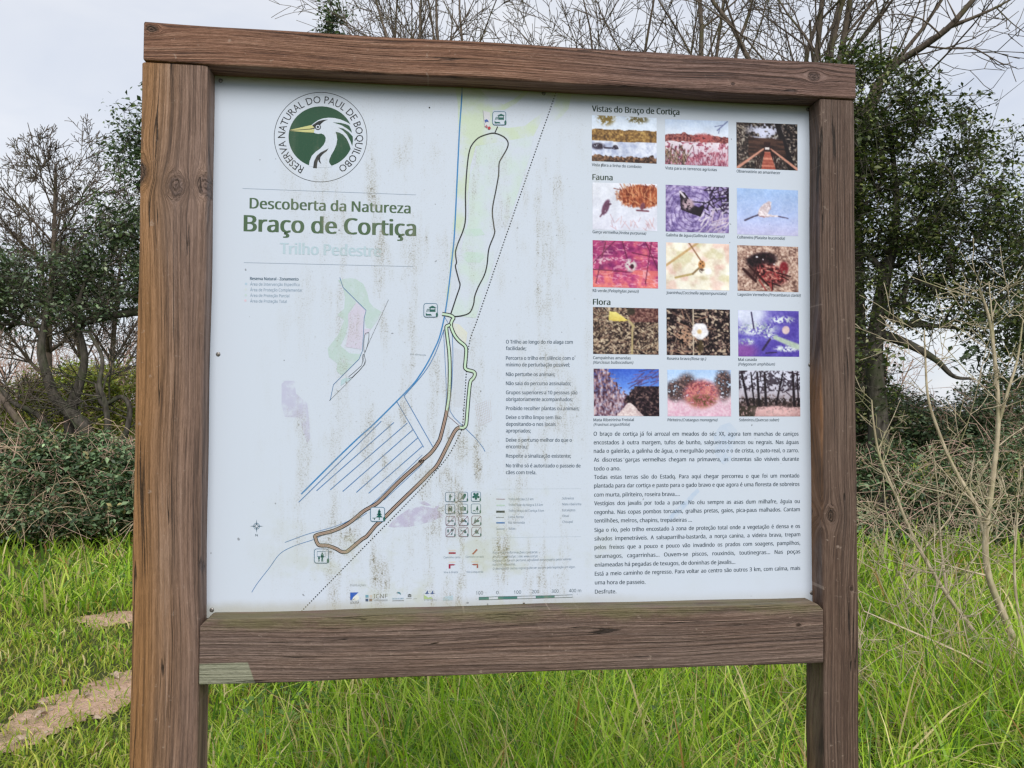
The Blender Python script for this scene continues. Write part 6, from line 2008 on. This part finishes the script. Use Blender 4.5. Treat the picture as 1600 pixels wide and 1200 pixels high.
# ---- far brown shrubs ----------------------------------------------------------
SHR = dict(levels=3, seg=(0.35, 0.3, 0.22, 0.2), wig=(0.06, 0.09, 0.11, 0.12), up=(0.03, 0.03, 0.02, 0.0), taper=0.4, rmin=0.005, nb=(7, 5, 3), t0=(0.15, 0.15, 0.15), ang=(36, 40, 42), ratio=(0.5, 0.55, 0.55), rr=0.6, split=0.02, twig='twig_brown')
R_ = random.Random(77)
st = [((R_.gauss(0, 0.5), R_.gauss(0, 0.4), -0.05), (R_.gauss(0, 0.28), R_.gauss(0, 0.2), 1), R_.uniform(2.6, 4.2), 0.035) for _ in range(9)]
q0 = at_base(30, 19.0)
shrub0 = bare_tree('bare_shrub', 'brown leafless shrub behind the twiggy left trees', 'shrub', q0, st, SHR, 61, 'twig_brown', 'brown leafless shrubs in the background')
SL = [(130, 18.5, 'brown leafless shrub behind the yellow-green bush'), (215, 20.0, 'brown leafless shrub behind the left post'), (-80, 20.5, 'brown leafless shrub beyond the left bramble bank'),
      (330, 19.0, 'brown leafless shrub behind the big left oak'), (520, 20.0, 'brown leafless shrub behind the ivy-clad tree'), (720, 19.0, 'brown leafless shrub behind the broad-crowned bare tree'),
      (950, 20.0, 'brown leafless shrub behind the drooping bare tree'), (1150, 19.0, 'brown leafless shrub behind the two-stemmed bare tree'), (1330, 22.0, 'brown leafless shrub behind the right oak'), (1660, 21.0, 'brown leafless shrub behind the dense right tree')]
for i, (u, d, lb) in enumerate(SL):
    q = at_base(u, d)
    k = 0.9+0.25*((i*37) % 10)/10
    copy_tree(shrub0, (q[0], q[1], 0), i*1.9, (k, k, k*(0.9 if i < 9 else 0.7)), lb)

# ---- pale saplings in the foreground on the right --------------------------------
SAP = dict(levels=3, seg=(0.12, 0.10, 0.08, 0.06), wig=(0.05, 0.10, 0.13, 0.14), up=(0.04, 0.06, 0.05, 0.02), taper=0.45, rmin=0.0021, nb=(11, 3, 2), t0=(0.08, 0.1, 0.1), ang=(52, 50, 50), ratio=(0.42, 0.5, 0.55), rr=0.55, split=0.0075, twig='sapling_bark')
def sapling(label, chains, seed, twigs, P=SAP, name='bare_sapling'):
    """chains: (pixel polyline with depths, radius at base and tip)"""
    R = random.Random(seed)
    first = np.array(tr(chains[0][0]))
    b = np.array([first[0][0], first[0][1], 0.0])
    root = empty(name, tuple(b))
    polys = []
    fine = []
    for ch, r0, r1, nt_ in chains:
        P_ = smooth_open(np.array(tr(ch)), 5)-b
        rad = np.linspace(r0, r1, len(P_))
        polys.append((list(P_), list(rad), 7 if r0 > 0.012 else 5))
        for k in range(int(nt_*0.62)):
            i = R.randrange(2, len(P_))
            t = P_[min(i+1, len(P_)-1)]-P_[i-1]
            t = t/(np.linalg.norm(t)+1e-9)
            d = np.array([R.gauss(0, 1), R.gauss(0, 0.7), R.gauss(0, 1)])
            d -= d.dot(t)*t
            d /= np.linalg.norm(d)
            d = d*0.85+t*0.6
            d /= np.linalg.norm(d)
            L = R.uniform(0.12, 0.62)*twigs
            grow(fine, tuple(P_[i]), tuple(d), L, max(0.0022, rad[i]*0.4), 1, P, R)
    v, f = tubes(polys)
    link('trunk', np_mesh('trunk', v, f, True), M['sapling_bark'], root)
    v, f = tubes(fine)
    link('twigs', np_mesh('twigs', v, f, True), M['sapling_bark'], root)['kind'] = 'stuff'
    tag(root, label, 'sapling', 'pale bare saplings')
    return root
def gy(u, v_):                         # depth at which the ray through a pixel meets the ground
    r = ray(u, v_)
    return -CAM[2]/r[2]
d1 = 4.3
sapling('tallest pale bare sapling, grey trunk forking at knee height', [
    ([(1606, gy(1606, 1110) and 1075, d1), (1592, 1020, d1), (1568, 960, d1), (1545, 900, d1), (1540, 840, d1), (1550, 760, d1), (1560, 660, d1), (1556, 580, d1), (1546, 500, d1), (1530, 450, d1)], 0.024, 0.006, 30),
    ([(1540, 840, d1), (1525, 790, d1+0.05), (1490, 730, d1+0.1), (1465, 670, d1+0.1), (1450, 620, d1+0.1), (1446, 560, d1+0.1), (1444, 515, d1+0.1)], 0.013, 0.004, 22),
    ([(1562, 655, d1), (1575, 610, d1-0.05), (1590, 560, d1-0.05), (1598, 500, d1-0.05)], 0.010, 0.004, 12),
    ([(1556, 600, d1), (1552, 520, d1), (1545, 440, d1)], 0.007, 0.003, 10)], 71, 1.0)
d2 = 4.6
sapling('pale bare sapling leaning left toward the right post', [
    ([(1570, 1055, d2), (1540, 1010, d2), (1480, 930, d2), (1430, 845, d2), (1400, 775, d2), (1375, 715, d2), (1365, 660, d2), (1362, 625, d2)], 0.015, 0.004, 30),
    ([(1480, 930, d2), (1470, 850, d2+0.1), (1465, 770, d2+0.1), (1458, 700, d2+0.1)], 0.009, 0.003, 16),
    ([(1430, 845, d2), (1400, 820, d2-0.1), (1385, 800, d2-0.1)], 0.006, 0.003, 8)], 72, 0.9)
d3 = 4.0
sapling('dark thin sapling standing straight in the grass beside right post', [
    ([(1452, 1170, d3), (1449, 1100, d3), (1446, 1040, d3), (1455, 980, d3), (1462, 930, d3), (1475, 870, d3)], 0.008, 0.003, 20),
    ([(1449, 1060, d3), (1480, 1000, d3), (1510, 950, d3)], 0.006, 0.003, 12)], 73, 0.9)
d4 = 3.6
sapling('pale bare sapling at the far right, long low branches over grass', [
    ([(1680, 1180, d4), (1640, 1110, d4), (1590, 1065, d4), (1500, 1020, d4), (1420, 985, d4), (1350, 955, d4+0.1)], 0.011, 0.003, 26),
    ([(1640, 1150, d4), (1560, 1130, d4), (1470, 1100, d4), (1390, 1080, d4), (1345, 1060, d4)], 0.008, 0.003, 22),
    ([(1640, 1110, d4), (1600, 1000, d4), (1585, 900, d4), (1590, 800, d4)], 0.010, 0.004, 20)], 74, 0.9)
sapling('fallen pale branch lying slanted over the long grass', [
    ([(1690, 1260, 3.3), (1600, 1170, 3.4), (1520, 1110, 3.5), (1440, 1070, 3.6), (1350, 1045, 3.7)], 0.007, 0.003, 18),
    ([(1620, 1250, 3.3), (1560, 1200, 3.3), (1460, 1180, 3.4), (1350, 1170, 3.5)], 0.005, 0.0025, 14),
    ([(1640, 1120, 3.5), (1560, 1150, 3.5), (1480, 1190, 3.4), (1400, 1235, 3.3)], 0.006, 0.0025, 12)], 78, 0.8)
sapling('pale tangled twigs at the foot of the right bramble mound', [
    ([(1420, 900, 6.2), (1400, 860, 6.2), (1385, 800, 6.2), (1380, 740, 6.2)], 0.008, 0.003, 24),
    ([(1420, 900, 6.2), (1450, 850, 6.2), (1490, 800, 6.3), (1520, 730, 6.3)], 0.008, 0.003, 24),
    ([(1420, 900, 6.2), (1370, 880, 6.1), (1345, 840, 6.0)], 0.007, 0.003, 18)], 75, 0.95)
sapling('short pale twigs in front of the right bramble bank', [
    ([(1500, 905, 6.4), (1530, 860, 6.4), (1560, 790, 6.4), (1570, 740, 6.4)], 0.008, 0.003, 26)], 79, 0.95)

# ---- dry leaves on the short turf ---------------------------------------------------
m, nt, out = new_mat('dry_leaf')
x, y, z = obj_xyz(nt)
principled(nt, out, nt.ramp(nt.noise(nt.vec(x, y, z), 60, 3, 0.6), [(0.3, (0.22, 0.15, 0.10)), (0.7, (0.46, 0.38, 0.31))]), 0.8, None, 0.2)
M['dry_leaf'] = m
nL = 7
lvv, lff = [], []
for i in range(nL):
    t = i/(nL-1)
    w_ = 0.028*math.sin(math.pi*min(1, t*0.94+0.06))**0.8
    for s_ in (-1, 0, 1):
        lvv.append((t*0.10-0.05, s_*w_, 0.012+0.022*abs(s_)*math.sin(3*t)+0.014*math.sin(t*4.0)))
for i in range(nL-1):
    for j in range(2):
        lff.append([i*3+j, i*3+j+1, i*3+j+4, i*3+j+3])
lme = bpy.data.meshes.new('dry_leaf')
lme.from_pydata(lvv, [], lff)
lme.materials.append(M['dry_leaf'])
R_ = random.Random(3)
for u, v in ((160, 1020), (132, 1092), (62, 1108), (65, 1125), (104, 1072), (30, 1165), (150, 1130), (180, 1062)):
    q = G(u, v)
    o = link('dry_leaf', lme)
    o.location = (q[0], q[1], 0.012)
    k = R_.uniform(0.45, 0.75)
    o.scale = (k, k, k)
    o.rotation_euler = (R_.uniform(-0.4, 0.4), R_.uniform(-0.4, 0.4), R_.uniform(0, 6.28))
    tag(o, 'curled dry leaf lying by the earth path', 'leaf', 'dry leaves by the path')
